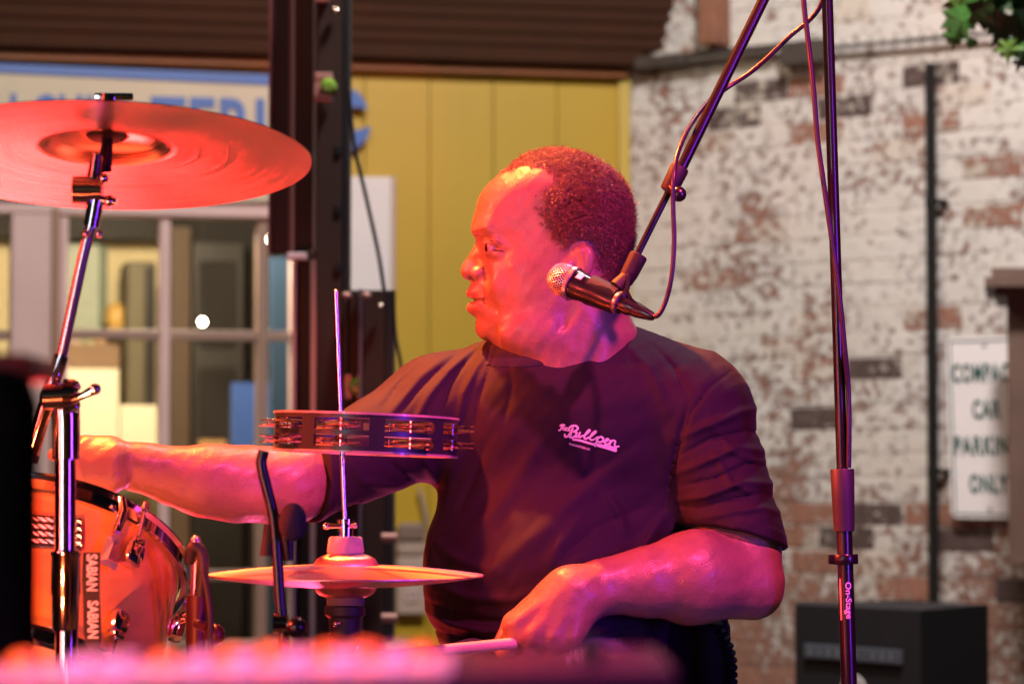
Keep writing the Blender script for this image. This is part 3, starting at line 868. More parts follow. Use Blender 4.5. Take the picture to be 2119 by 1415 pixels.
for px, py, s, k in named:
    leaf(at(px, py, 6.2 + random.uniform(-.05, .05)), s * 1.5, (random.uniform(-.4, .4), math.pi / 2 + random.uniform(-.5, .5), random.uniform(-.4, .4), math.pi + random.uniform(-.5, .5)), lm[k])
for i in range(95):
    px = random.uniform(2000, 2330); lim = 18 + (px - 2000) * 0.75
    py = random.uniform(-230, min(lim, 150))
    leaf(at(px, py, 6.3 + random.uniform(-.15, .35)), random.uniform(.045, .08), (random.uniform(-.6, .6), math.pi / 2 + random.uniform(-.7, .7), random.uniform(-.6, .6), math.pi + random.uniform(-.9, .9)), lm[random.choice([0, 1, 1, 1, 0])])
M = MB()
for k in range(6):
    x = 2020 + k * 45
    M.tube(spline([at(x, -300, 6.4), at(x + 10, -150, 6.4), at(x - 5, -20 + k * 12, 6.4)], 5), 0.003, 6)
tag(M.build('stem', mat('stem_brown', (0.06, 0.04, 0.02)), iv, True), kind='stuff')
# ================================================================ the drummer
# ---- profile outline of the head, in photo pixels
PROFILE = [(1048,351),(1033,360),(1020,371),(1006,385),(995,401),(988,418),(983,436),(979,452),(976.5,464),(975,476),(976,482),(979.5,488),(984,496),(985,501),
 (983,506),(978,514),(972,524),(965,535),(958,546),(953.5,555),(952.5,562),(955,570),(960,576),(967,579),(973,581),(974,586),(972,592),(969,598),(966,605),(966.5,611),(970,616),(976,619.5),(980,622),
 (976,624.5),(971,630),(969,637),(970.5,644),(975,650),(981,654.5),(984.5,659),(983.5,667),(983,676),(985.5,687),(991,696),(1000,703),(1011,706.5),(1022,712),(1036,723),(1050,733),(1062,745),(1075,775),(1100,840),
 (1290,840),(1300,760),(1310,700),(1292,655),(1274,615),(1272,585),(1281,560),(1292,525),(1298,492),(1298,445),(1288,405),(1270,376),(1245,354),(1214,337),(1182,325),(1147,321),(1112,323),(1080,332)]
WPTS = [ # u, v, half width, rounding radius
 (1180,420,112,88),(1240,440,106,88),(1285,460,95,85),(1120,400,100,75),(1060,400,86,60),(1015,410,66,45),(988,440,54,34),(1150,340,95,85),(1220,350,95,85),(1060,360,78,60),
 (1100,480,96,70),(1060,478,87,60),(1030,470,78,42),(1003,474,64,28),(982,484,44,20),(1180,500,104,85),(1290,520,84,85),(1250,560,88,80),
 (1016,490,66,28),(1035,487,76,40),(992,497,22,16),(1001,500,36,20),(1012,506,54,24),(1026,510,63,30),(1042,508,72,40),(1058,506,82,50),
 (988,512,15,15),(996,515,22,18),(1006,520,42,20),(980,530,14,15),(988,535,17,18),(997,540,25,20),(1007,545,46,24),(1020,530,59,30),(1036,530,69,40),
 (970,545,17,18),(960,558,21,22),(958,566,21,20),(970,560,23,22),(983,555,26,20),(987,566,31,18),(994,571,31,18),(1001,566,30,18),(1006,558,42,22),(1018,560,62,30),(1035,560,77,40),(1060,550,95,55),(1100,535,101,70),(1150,540,104,80),
 (975,588,18,14),(982,590,24,16),(992,590,33,18),(1004,592,44,24),(1018,597,60,30),(970,602,20,12),(968,610,18,9),(985,606,31,14),(998,612,40,18),(1008,620,45,22),(978,620,17,8),(990,622,31,12),(974,636,22,12),(986,634,33,15),(1000,634,43,22),(1020,625,62,34),(1035,615,77,40),(1060,610,95,60),
 (984,656,24,14),(1000,655,42,24),(990,680,30,22),(1003,685,40,30),(1022,685,54,38),(1015,660,54,34),(1040,665,76,44),(1070,670,92,56),(1100,620,103,80),(1150,610,105,85),(1190,600,100,85),
 (1020,705,56,30),(1050,715,78,42),(1090,700,97,60),(1130,690,101,70),(1100,740,92,60),(1160,720,98,80),(1200,680,94,80),(1250,640,84,70),(1240,720,90,70),(1180,820,95,70),(1100,800,85,60),(1280,800,80,60)]
def build_head_tables():
    u0, v0, nu, nv = 930, 290, 400, 580
    gu, gv = np.meshgrid(np.arange(nu) + u0, np.arange(nv) + v0, indexing='ij')
    P = np.array(PROFILE, float)
    # smooth the outline a little with a closed spline
    n = len(P); Q = []
    for i in range(n):
        a, b, c, d = P[i - 1], P[i], P[(i + 1) % n], P[(i + 2) % n]
        for k in range(3):
            t = k / 3
            Q.append(0.5 * ((2 * b) + (c - a) * t + (2 * a - 5 * b + 4 * c - d) * t * t + (3 * b - 3 * c + d - a) * t ** 3))
    Q = np.array(Q)
    g = np.stack([gu.ravel(), gv.ravel()], -1).astype(float)
    dist = np.full(len(g), 1e9); inside = np.zeros(len(g), bool)
    for i in range(len(Q)):
        a = Q[i]; b = Q[(i + 1) % len(Q)]; ba = b - a
        L = ba @ ba
        if L < 1e-9: continue
        t = np.clip(((g - a) @ ba) / L, 0, 1)
        dist = np.minimum(dist, np.hypot(*(g - a - t[:, None] * ba).T))
        c = (a[1] > g[:, 1]) != (b[1] > g[:, 1])
        with np.errstate(divide='ignore', invalid='ignore'):
            xx = (b[0] - a[0]) * (g[:, 1] - a[1]) / (b[1] - a[1]) + a[0]
        inside ^= c & (g[:, 0] < xx)
    s = np.where(inside, dist, -dist).reshape(nu, nv)
    W = np.array(WPTS, float)
    def rbf(X, val):
        d = np.linalg.norm(X[:, None] - X[None], axis=-1)
        lam = np.linalg.solve(d + np.eye(len(X)) * 1e-3, val - val.mean())
        out = np.zeros(len(g))
        for i in range(len(X)):
            out += lam[i] * np.hypot(g[:, 0] - X[i, 0], g[:, 1] - X[i, 1])
        return (out + val.mean()).reshape(nu, nv)
    w = np.clip(rbf(W[:, :2], W[:, 2]), 8, 118)
    r = np.clip(rbf(W[:, :2], W[:, 3]), 6, 95)
    def blur(A, it):
        for _ in range(it):
            A = A.copy()
            A[1:-1, 1:-1] = (A[:-2, 1:-1] + A[2:, 1:-1] + A[1:-1, :-2] + A[1:-1, 2:] + 2 * A[1:-1, 1:-1]) / 6
        return A
    return u0, v0, blur(s, 3), blur(w, 14), blur(r, 14)
HT = build_head_tables()
def lut(A, u, v):
    u0, v0 = HT[0], HT[1]
    x = np.clip(u - u0, 0, A.shape[0] - 1.001); y = np.clip(v - v0, 0, A.shape[1] - 1.001)
    i = x.astype(int); j = y.astype(int); fx = x - i; fy = y - j
    return (A[i, j] * (1 - fx) + A[i + 1, j] * fx) * (1 - fy) + (A[i, j + 1] * (1 - fx) + A[i + 1, j + 1] * fx) * fy
HW = 8.0     # depth of the head's middle plane
def f_head(p):
    u, v, w = p[:, 0], p[:, 1], p[:, 2] - HW
    s = lut(HT[2], u, v); W = lut(HT[3], u, v); Rr = lut(HT[4], u, v)
    e = np.maximum(Rr - s, 0) / Rr
    x = np.abs(w) / W
    k0 = np.sqrt(e * e + x * x) + 1e-9
    k1 = np.sqrt((e / Rr) ** 2 + (x / W) ** 2) + 1e-9
    return k0 * (k0 - 1) / k1

body = Field()
body.add('+', f_head, (945, 300, -125), (1320, 830, 145), 20)
# eyes: socket, ball, lids (mirrored)
for sg in (-1, 1):
    def m(x): return HW + sg * x
    body.ell((1008, 508, m(54)), (12, 12, 13), 12, '-')                       # socket hollow
    body.ell((1020, 513, m(45)), (18, 15, 21), 6)                             # eyeball with lids
    body.cone((1004, 503, m(47)), (1030, 501, m(66)), 6, 7, 12)              # upper lid fold
    body.cone((1030, 500, m(66)), (1046, 510, m(72)), 7, 5, 12)
    body.cone((1008, 527, m(49)), (1034, 528, m(66)), 5, 7, 14)              # lower lid bag
    body.cone((1004, 509, m(58)), (1022, 516, m(67)), 2.2, 3.2, 2.5, '-')       # slit between the lids
    body.cone((1022, 516, m(67)), (1040, 520, m(76)), 3.2, 1.2, 2.5, '-')
    body.cone((986, 480, m(40)), (1012, 476, m(64)), 5, 8, 18)               # brow ridge
    body.ell((990, 566, m(26)), (14, 11, 9), 7)                               # nostril wing
    body.ell((978, 577, m(13)), (11, 6, 7), 4, '-')                           # nostril
    body.cone((1003, 556, m(34)), (1006, 572, m(38)), 2.5, 2.5, 7, '-')       # groove behind the wing
    body.cone((1006, 575, m(42)), (1022, 612, m(62)), 3, 3, 12, '-')          # nasolabial fold
    body.cone((1022, 612, m(63)), (1026, 640, m(68)), 3, 2, 14, '-')
    body.ell((1036, 590, m(60)), (22, 34, 22), 24)                            # cheek
    body.cone((975, 622, m(4)), (1002, 621, m(42)), 4.0, 2.0, 4, '-')         # parting of the lips
    body.cone((1002, 621, m(42)), (1010, 628, m(48)), 2.2, 2.0, 5, '-')
    body.cone((972, 607, m(0)), (999, 616, m(38)), 6, 3, 5)                   # upper lip
    body.cone((976, 636, m(0)), (999, 629, m(37)), 9, 4, 6)                   # lower lip
    body.ell((1088, 688, m(78)), (54, 34, 26), 24)                            # jowl
    body.cone((1186, 606, m(106)), (1166, 672, m(101)), 1.5, 1.5, 30, '-')         # hollow behind the jaw
    body.cone((1166, 672, m(101)), (1120, 716, m(98)), 1.5, 1, 24, '-')
    # ear
    body.ell((1201, 545, m(104)), (27, 38, 13), 8, '+', (0, -sg * 14, 14))
    body.ell((1196, 541, m(121)), (17, 26, 10), 5, '-', (0, -sg * 14, 14))
    body.cone((1199, 522, m(112)), (1206, 556, m(111)), 4, 5, 5)
    body.ell((1188, 556, m(118)), (8, 9, 9), 4, '-')
    body.ell((1174, 550, m(106)), (7, 9, 8), 6)
# neck and the hidden trunk
body.ell((1135, 700, 5), (88, 48, 92), 40)
body.cone((1195, 600, 15), (1190, 760, 30), 90, 104, 30)
body.cone((1215, 690, 40), (1300, 770, 60), 78, 66, 50)
body.cone((1170, 740, 30), (1130, 810, 30), 88, 90, 40)
body.cone((940, 850, 60), (1430, 850, 45), 58, 62, 40)
body.cone((1180, 860, 70), (1140, 1260, 60), 130, 130, 60)
# right arm, reaching out to the tom
E1 = J(600, 1004, -150); R1 = J(300, 968, -262)
body.cone((900, 850, 60), E1, 74, 66, 30)
body.ell((E1[0] - 20, E1[1] + 4, E1[2] - 5), (86, 74, 66), 30)
body.cone(E1, J(430, 996, -215), 70, 66, 30)
body.cone(J(500, 1000, -190), R1, 70, 44, 35)
body.cone(J(470, 1010, -205), J(360, 992, -240), 56, 50, 30)
body.cone(R1, J(232, 958, -285), 44, 46, 26)
for k, (a, b, c, rr) in enumerate([((232,945,-285),(178,925,-292),(150,960,-300),20),((228,955,-300),(166,940,-312),(140,976,-318),20),((226,972,-310),(164,962,-326),(142,994,-326),19),((230,988,-312),(172,986,-330),(156,1010,-328),17)]):
    body.cone(J(*a), J(*b), 31, rr + 3, 18)
    body.cone(J(*b), J(*c), rr, rr - 3, 7)
    body.cone(J(*c), J(c[0] + 26, c[1] + 12, c[2] + 16), rr - 3, rr - 5, 6)
body.ell(J(174, 976, -312), (36, 34, 20), 16)
body.cone(J(224, 930, -280), J(150, 925, -285), 24, 18, 16)                       # thumb along the stick
body.cone(J(150, 925, -285), J(112, 940, -290), 17, 13, 8)
# left arm, resting on the thigh
E2 = J(1545, 1205, -95); R2 = J(1248, 1214, -215)
body.cone((1450, 880, 30), E2, 88, 64, 30)
body.ell((1550, 1130, -66), (60, 78, 66), 30)
body.ell((1566, 1216, -80), (40, 44, 46), 26)
body.cone(E2, J(1430, 1198, -150), 66, 88, 40)
body.cone(J(1440, 1190, -150), R2, 84, 46, 45)
body.cone(J(1330, 1205, -190), R2, 66, 47, 30)
body.cone(R2, J(1185, 1232, -232), 48, 44, 25)
KN = [J(1066, 1296, -268), J(1100, 1318, -284), (J(1140, 1326, -288)), J(1180, 1326, -280)]
WR = [J(1170, 1220, -240), J(1180, 1226, -250), J(1192, 1232, -250), J(1206, 1240, -246)]
for i in range(4):
    body.cone(WR[i], KN[i], 40, 24 - i * 0.8, 34)
    k = KN[i]
    body.ell(k, (20, 18, 19), 9)
    p1 = (k[0] - 14 + i * 3, k[1] + 52, k[2] + 2)
    body.cone(k, p1, 19 - i, 16 - i, 6)
    p2 = (p1[0] + 10, p1[1] + 8, p1[2] + 44)
    body.cone(p1, p2, 16 - i, 14 - i, 5)
    body.cone(p2, (p2[0] + 12, p2[1] - 26, p2[2] + 12), 14 - i, 12 - i, 5)
    body.cone((WR[i][0] - 8, WR[i][1] + 6, WR[i][2] - 36), (k[0] + 6, k[1] - 14, k[2] - 21), 5, 5, 20)   # tendons
body.cone(J(1140, 1236, -225), J(1062, 1288, -215), 34, 22, 18)                  # thumb on the far side
body.cone(J(1062, 1288, -215), J(1034, 1336, -220), 20, 15, 8)
body.cone(J(1034, 1336, -220), J(1040, 1356, -240), 15, 12, 6)
def nz(p, f, seed=0):
    """cheap smooth noise from rotated sines"""
    a = np.sin(p[:, 0] * f + p[:, 1] * f * 0.7 + seed) * np.sin(p[:, 1] * f * 1.1 - p[:, 2] * f * 0.6 + 2 * seed)
    b = np.sin(p[:, 0] * f * 2.1 - p[:, 2] * f * 1.7 + seed * 3) * np.sin(p[:, 1] * f * 2.3 + p[:, 0] * f * 0.9 + seed)
    return a + 0.5 * b
body.add('d', lambda p: 0.8 * nz(p, 0.06, 1.3), (0, 0, -500), (1700, 1500, 500), 0)

def g2(u, v, cu, cv, ru, rv, rot=0):
    c, s = math.cos(R(rot)), math.sin(R(rot))
    x = (u - cu) * c + (v - cv) * s; y = -(u - cu) * s + (v - cv) * c
    return np.exp(-((x / ru) ** 2 + (y / rv) ** 2))
def skin_tint(V):
    u, v, w = V[:, 0], V[:, 1], V[:, 2]
    head = (v < 760) & (u > 900)
    c = np.tile(np.array([1.0, 1.0, 1.0]), (len(V), 1))
    def mixin(mask, col):
        mk = np.clip(mask, 0, 1)[:, None] * head[:, None]
        c[:] = c * (1 - mk) + np.array(col) * mk
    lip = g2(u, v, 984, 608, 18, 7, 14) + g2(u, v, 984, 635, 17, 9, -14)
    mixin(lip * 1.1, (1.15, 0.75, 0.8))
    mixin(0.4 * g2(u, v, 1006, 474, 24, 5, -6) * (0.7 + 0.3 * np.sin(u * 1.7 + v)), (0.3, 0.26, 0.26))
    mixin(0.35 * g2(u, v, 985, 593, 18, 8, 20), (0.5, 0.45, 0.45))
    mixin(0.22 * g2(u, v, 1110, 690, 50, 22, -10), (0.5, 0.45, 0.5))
    mixin(0.45 * g2(u, v, 1020, 434, 15, 12, 0), (0.4, 0.3, 0.3))  # soft forehead shadow patch painted into the skin colour
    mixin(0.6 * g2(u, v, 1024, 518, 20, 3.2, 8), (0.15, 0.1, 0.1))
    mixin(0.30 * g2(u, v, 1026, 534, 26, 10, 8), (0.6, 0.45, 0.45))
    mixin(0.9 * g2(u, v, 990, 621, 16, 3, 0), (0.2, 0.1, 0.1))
    # sparse hair stubble at the temple and on the scalp
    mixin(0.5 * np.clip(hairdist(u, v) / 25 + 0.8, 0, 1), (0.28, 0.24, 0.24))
    return c
HAIRPOLY = np.array([(1030,352),(1060,322),(1110,290),(1200,290),(1330,360),(1340,500),(1320,560),(1296,600),(1262,598),(1246,572),(1236,548),(1230,520),(1214,506),(1186,504),(1172,520),(1160,514),(1146,494),(1132,470),(1120,450),(1112,425),(1122,402),(1146,388),(1150,372),(1136,356),(1112,346),(1072,348)], float)
def hairdist(u, v):
    g = np.stack([u, v], -1)
    dist = np.full(len(g), 1e9); inside = np.zeros(len(g), bool)
    for i in range(len(HAIRPOLY)):
        a = HAIRPOLY[i]; b = HAIRPOLY[(i + 1) % len(HAIRPOLY)]; ba = b - a
        t = np.clip(((g - a) @ ba) / (ba @ ba), 0, 1)
        dist = np.minimum(dist, np.hypot(*(g - a - t[:, None] * ba).T))
        c = (a[1] > g[:, 1]) != (b[1] > g[:, 1])
        with np.errstate(divide='ignore', invalid='ignore'):
            xx = (b[0] - a[0]) * (g[:, 1] - a[1]) / (b[1] - a[1]) + a[0]
        inside ^= c & (g[:, 0] < xx)
    return np.where(inside, dist, -dist)

def skin_material():
    m = bpy.data.materials.new('skin'); m.use_nodes = True
    nt = m.node_tree; b = nt.nodes['Principled BSDF']
    at_ = nt.nodes.new('ShaderNodeAttribute'); at_.attribute_name = 'tint'
    g = nt.nodes.new('ShaderNodeNewGeometry')
    n = nt.nodes.new('ShaderNodeTexNoise'); n.inputs['Scale'].default_value = 55; n.inputs['Detail'].default_value = 12; n.inputs['Roughness'].default_value = 0.7
    nt.links.new(g.outputs['Position'], n.inputs['Vector'])
    cr = nt.nodes.new('ShaderNodeMix'); cr.data_type = 'RGBA'
    cr.inputs[6].default_value = (0.20, 0.115, 0.085, 1); cr.inputs[7].default_value = (0.31, 0.195, 0.145, 1)
    nt.links.new(n.outputs['Fac'], cr.inputs[0])
    mu = nt.nodes.new('ShaderNodeMix'); mu.data_type = 'RGBA'; mu.blend_type = 'MULTIPLY'; mu.inputs[0].default_value = 1
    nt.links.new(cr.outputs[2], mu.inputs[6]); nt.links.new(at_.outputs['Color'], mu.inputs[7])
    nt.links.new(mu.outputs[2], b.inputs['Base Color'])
    b.inputs['Roughness'].default_value = 0.42
    rr = nt.nodes.new('ShaderNodeMapRange'); rr.inputs['From Min'].default_value = 0.3; rr.inputs['From Max'].default_value = 0.7; rr.inputs['To Min'].default_value = 0.30; rr.inputs['To Max'].default_value = 0.50
    nt.links.new(n.outputs['Fac'], rr.inputs['Value']); nt.links.new(rr.outputs[0], b.inputs['Roughness'])
    b.inputs['Coat Weight'].default_value = 0.12; b.inputs['Coat Roughness'].default_value = 0.24
    b.inputs['Subsurface Weight'].default_value = 0.06
    b.inputs['Subsurface Radius'].default_value = (1.0, 0.35, 0.2)
    b.inputs['Subsurface Scale'].default_value = 0.006
    v = nt.nodes.new('ShaderNodeTexVoronoi'); v.inputs['Scale'].default_value = 520
    nt.links.new(g.outputs['Position'], v.inputs['Vector'])
    n2 = nt.nodes.new('ShaderNodeTexNoise'); n2.inputs['Scale'].default_value = 90; n2.inputs['Detail'].default_value = 5
    nt.links.new(g.outputs['Position'], n2.inputs['Vector'])
    ad = nt.nodes.new('ShaderNodeMath'); ad.operation = 'MULTIPLY_ADD'; ad.inputs[1].default_value = 0.25
    nt.links.new(v.outputs['Distance'], ad.inputs[0]); nt.links.new(n2.outputs['Fac'], ad.inputs[2])
    bp = nt.nodes.new('ShaderNodeBump'); bp.inputs['Strength'].default_value = 0.55; bp.inputs['Distance'].default_value = 0.0018
    nt.links.new(ad.outputs[0], bp.inputs['Height']); nt.links.new(bp.outputs[0], b.inputs['Normal'])
    return m
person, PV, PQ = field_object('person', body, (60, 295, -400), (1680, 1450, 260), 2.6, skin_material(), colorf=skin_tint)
tag(person, 'heavyset man in a black T-shirt drumming, face in profile looking left', 'person')

# ---- shirt
shirt = Field()
shirt.ell((1180, 900, 60), (296, 235, 185), 60)
shirt.ell((1130, 1190, 40), (258, 260, 190), 80)
shirt.cone((1150, 1190, 30), (1160, 1440, 20), 225, 215, 60)
shirt.cone((1245, 765, 55), (1420, 850, 45), 98, 134, 50)
shirt.cone((1090, 800, 70), (905, 852, 60), 96, 108, 50)
shirt.cone((1200, 780, 30), (1110, 800, 20), 100, 92, 50)
shirt.cone((905, 862, 55), (E1[0] + 30, E1[1] - 6, E1[2] + 10), 116, 84, 50)   # right sleeve
shirt.cone((1435, 880, 30), (1522, 1100, -66), 127, 93, 40)                    # left sleeve
shirt.cone((1522, 1100, -66), (1540, 1160, -80), 93, 88, 10)
shirt.ell((1340, 1070, 50), (90, 170, 120), 60)
def plane(p0, nrm):
    p0 = np.array(p0, float); nrm = np.array(nrm, float); nrm /= np.linalg.norm(nrm)
    return p0, nrm
# cut the sleeves at their hems, hollow them
def hemcut(p0, nrm, rad):
    p0, nn = plane(p0, nrm)
    def f(p):
        d = (p - p0) @ nn
        q = p - p0 - d[:, None] * nn
        r = np.linalg.norm(q, axis=1)
        return np.maximum(-d, r - rad)
    return f
HR = (648, 1000, -122); HRn = (-1.0, -0.02, -0.62)
HL = (1536, 1108, -70); HLn = (-0.24, 0.93, -0.18)
shirt.add('-', hemcut(HR, HRn, 190), (380, 800, -350), (800, 1200, 150), 3)
shirt.add('-', hemcut(HL, HLn, 150), (1330, 1030, -260), (1720, 1420, 120), 3)
def hollow(a, b, ra, rb):
    shirt.cone(a, b, ra, rb, 3, '-')
hollow((700, 985, -95), (560, 1006, -165), 73, 77)
hollow((1520, 1090, -62), (1540, 1170, -86), 72, 80)
# neck opening
def collar_plane(p):
    return (p[:, 1] - (737 - 0.1664 * (p[:, 0] - 1120) - 0.4087 * (p[:, 2] + 95))) / 1.093
def neck_hole(p):
    return np.maximum(np.minimum(_cone(p, (1225, 560, -10), (1170, 790, 0), 112, 112), _cone(p, (1150, 690, 0), (1120, 790, -40), 106, 100)), collar_plane(p))
shirt.add('-', neck_hole, (960, 560, -300), (1400, 860, 250), 3)

FOLDS = [ # polyline (u,v), amplitude px (+ ridge, - valley), sigma px
 # left sleeve diagonals
 ([(1395,905),(1450,880),(1530,850),(1575,845)],5,10),([(1400,940),(1460,905),(1540,890),(1590,900)],-6,9),([(1395,975),(1450,950),(1520,920),(1600,935)],6,10),
 ([(1405,1000),(1470,985),(1540,955),(1606,965)],-6,8),([(1400,1030),(1450,1020),(1530,990),(1612,1000)],6,9),([(1420,1050),(1490,1030),(1560,1015),(1615,1030)],-5,8),([(1430,1068),(1500,1050),(1570,1042),(1618,1058)],4,8),
 ([(1420,830),(1400,900),(1385,970),(1372,1050)],-7,9),([(1512,768),(1462,800),(1425,850),(1402,920),(1385,980)],-3.2,4),
 ([(1470,930),(1500,990),(1560,1020)],5,9),([(1460,870),(1510,930),(1580,960)],4,10),
 # right shoulder fan
 ([(1015,715),(985,760),(960,815),(950,870)],6,9),([(1000,712),(960,755),(930,800),(910,850)],-6,8),([(985,715),(930,765),(895,815),(870,860)],6,9),([(960,722),(905,770),(860,815),(830,860)],-5,9),
 ([(930,730),(870,780),(830,830),(800,870)],5,10),([(1030,720),(1010,770),(990,830),(985,880)],-5,9),([(880,745),(830,790),(795,840)],-5,9),([(905,780),(880,830),(850,900)],5,10),
 ([(850,900),(880,940),(900,1000)],7,12),([(780,880),(820,960),(870,1000)],-6,12),([(720,920),(760,990),(850,1010)],5,12),
 # chest sweep
 ([(960,900),(940,960),(915,1040)],6,16),([(1010,900),(985,980),(930,1100)],-5,18),([(1300,950),(1200,1010),(1080,1120),(960,1230)],7,30),([(1340,1040),(1230,1080),(1120,1180)],-6,24),([(1330,900),(1240,960),(1150,1020)],-4,22),
 ([(1250,1010),(1275,1050),(1290,1090)],5,12),([(1370,1060),(1330,1120),(1290,1170)],6,14),([(1200,1060),(1150,1120),(1130,1180)],5,18),([(1120,900),(1090,960),(1010,1060),(930,1150)],5,24),
 # belly and hem
 ([(880,1240),(940,1262),(1010,1270),(1090,1262)],-8,9),([(878,1262),(930,1284),(1000,1292),(1060,1286)],8,10),([(880,1300),(950,1312),(1020,1316)],-7,10),([(890,1200),(970,1225),(1060,1225),(1130,1200)],5,14),
 ([(1240,1300),(1290,1290),(1350,1275)],6,9),([(1230,1325),(1290,1318),(1360,1300)],-7,9),([(1220,1350),(1300,1345),(1370,1330)],6,10),
 ([(890,1110),(950,1150),(1040,1170)],4,16),([(1050,735),(1060,800),(1040,880)],-4,16),([(1290,700),(1340,760),(1380,850)],4,14),([(1330,690),(1390,760),(1420,820)],-4,10)]
def fold_disp(p):
    out = np.zeros(len(p))
    u, v = p[:, 0], p[:, 1]
    front = np.clip((110 - p[:, 2]) / 60, 0, 1)
    for pl, amp, sg in FOLDS:
        pl = [np.array(q, float) for q in pl]
        lo = np.min(pl, 0) - 4 * sg; hi = np.max(pl, 0) + 4 * sg
        m = (u > lo[0]) & (u < hi[0]) & (v > lo[1]) & (v < hi[1])
        if not m.any(): continue
        g = np.stack([u[m], v[m]], -1)
        best = np.full(len(g), 1e9); tt = np.zeros(len(g)); n = len(pl) - 1
        for i in range(n):
            a, b = pl[i], pl[i + 1]; ba = b - a
            t = np.clip(((g - a) @ ba) / (ba @ ba), 0, 1)
            d = np.hypot(*(g - a - t[:, None] * ba).T)
            x = d < best
            best[x] = d[x]; tt[x] = (i + t[x]) / n
        out[m] += amp * (1.5 if lo[0] > 1150 else 1.05) * (np.exp(-(best / (sg * 0.8)) ** 2) if amp > 0 else np.exp(-best / (sg * 0.55))) * (0.25 + 0.75 * np.sin(np.pi * np.clip(tt, 0.02, 0.98)))
    q = p.copy(); q[:, 1] += 30 * np.sin(q[:, 0] * 0.013)
    out = out + 1.6 * nz(q, 0.021, 0.4) + 0.7 * nz(q, 0.055, 2.2)
    # stitched hems: a small step
    for p0, nrm, wd in ((HR, HRn, 24), (HL, HLn, 26)):
        p0_, nn = plane(p0, nrm)
        d = -((p - p0_) @ nn)
        near = np.linalg.norm(p - p0_, axis=1) < 150
        out += np.where(near & (d < wd), 1.8, 0.0) * np.clip((wd - d) / 3, 0, 1)
    # ribbed collar band
    nk = neck_hole(p)
    out += np.where(nk < 17, 2.2, 0.0) * np.clip((17 - nk) / 3, 0, 1) * (p[:, 1] > 600)
    return -out * front
def _cone(p, a, b, ra, rb):
    a = np.array(a, float); b = np.array(b, float); ba = b - a
    t = np.clip(((p - a) @ ba) / (ba @ ba), 0, 1)
    return np.linalg.norm(p - a - t[:, None] * ba, axis=1) - (ra + (rb - ra) * t)
shirt.add('d', fold_disp, (500, 600, -500), (1700, 1500, 500), 0)

def cloth_material(name, col, sheen=0.25):
    m = bpy.data.materials.new(name); m.use_nodes = True
    nt = m.node_tree; b = nt.nodes['Principled BSDF']
    b.inputs['Base Color'].default_value = (*col, 1); b.inputs['Roughness'].default_value = 0.75; b.inputs['Specular IOR Level'].default_value = 0.3
    b.inputs['Sheen Weight'].default_value = sheen; b.inputs['Sheen Roughness'].default_value = 0.5
    g = nt.nodes.new('ShaderNodeNewGeometry')
    n = nt.nodes.new('ShaderNodeTexNoise'); n.inputs['Scale'].default_value = 900; n.inputs['Detail'].default_value = 2
    n3 = nt.nodes.new('ShaderNodeTexNoise'); n3.inputs['Scale'].default_value = 45; n3.inputs['Detail'].default_value = 5
    nt.links.new(g.outputs['Position'], n.inputs['Vector']); nt.links.new(g.outputs['Position'], n3.inputs['Vector'])
    bp = nt.nodes.new('ShaderNodeBump'); bp.inputs['Strength'].default_value = 0.25; bp.inputs['Distance'].default_value = 0.0006
    nt.links.new(n.outputs['Fac'], bp.inputs['Height'])
    bp2 = nt.nodes.new('ShaderNodeBump'); bp2.inputs['Strength'].default_value = 0.3; bp2.inputs['Distance'].default_value = 0.003
    nt.links.new(n3.outputs['Fac'], bp2.inputs['Height']); nt.links.new(bp.outputs[0], bp2.inputs['Normal'])
    nt.links.new(bp2.outputs[0], b.inputs['Normal'])
    return m
m_shirt = cloth_material('black_cotton', (0.012, 0.007, 0.016), 0.02)
shirt_o, SV, SQ = field_object('t_shirt', shirt, (560, 620, -330), (1690, 1400, 300), 4.0, m_shirt, person)

# ribbed collar: the band of cloth next to the neck opening, laid just proud of the shirt
def build_collar():
    fc = SV[SQ].mean(1)
    d = neck_hole(fc)
    keep = (d < 19) & (fc[:, 1] > 590) & (fc[:, 1] < 800)
    no = np.zeros(len(SV) * 3); shirt_o.data.vertices.foreach_get('normal', no); no = no.reshape(-1, 3)
    q = SQ[keep]; uq, inv = np.unique(q, return_inverse=True)
    me = bpy.data.meshes.new('collar')
    me.from_pydata((to_world(SV[uq]) + no[uq] * 0.0009).tolist(), [], inv.reshape(-1, 4).tolist()); me.update()
    link('collar', me, cloth_material('collar_rib', (0.012, 0.010, 0.02)), person, smooth=True)
build_collar()
BV = BVHTree.FromPolygons([tuple(x) for x in to_world(SV)], SQ.tolist())
def on_shirt(px, py, off=0.0006, bv=None):
    d = ray(px, py).normalized()
    loc, nr, _, _ = (bv or BV).ray_cast(C0, d)
    if loc is None: return None
    if nr.dot(d) > 0: nr = -nr
    return loc + nr * off
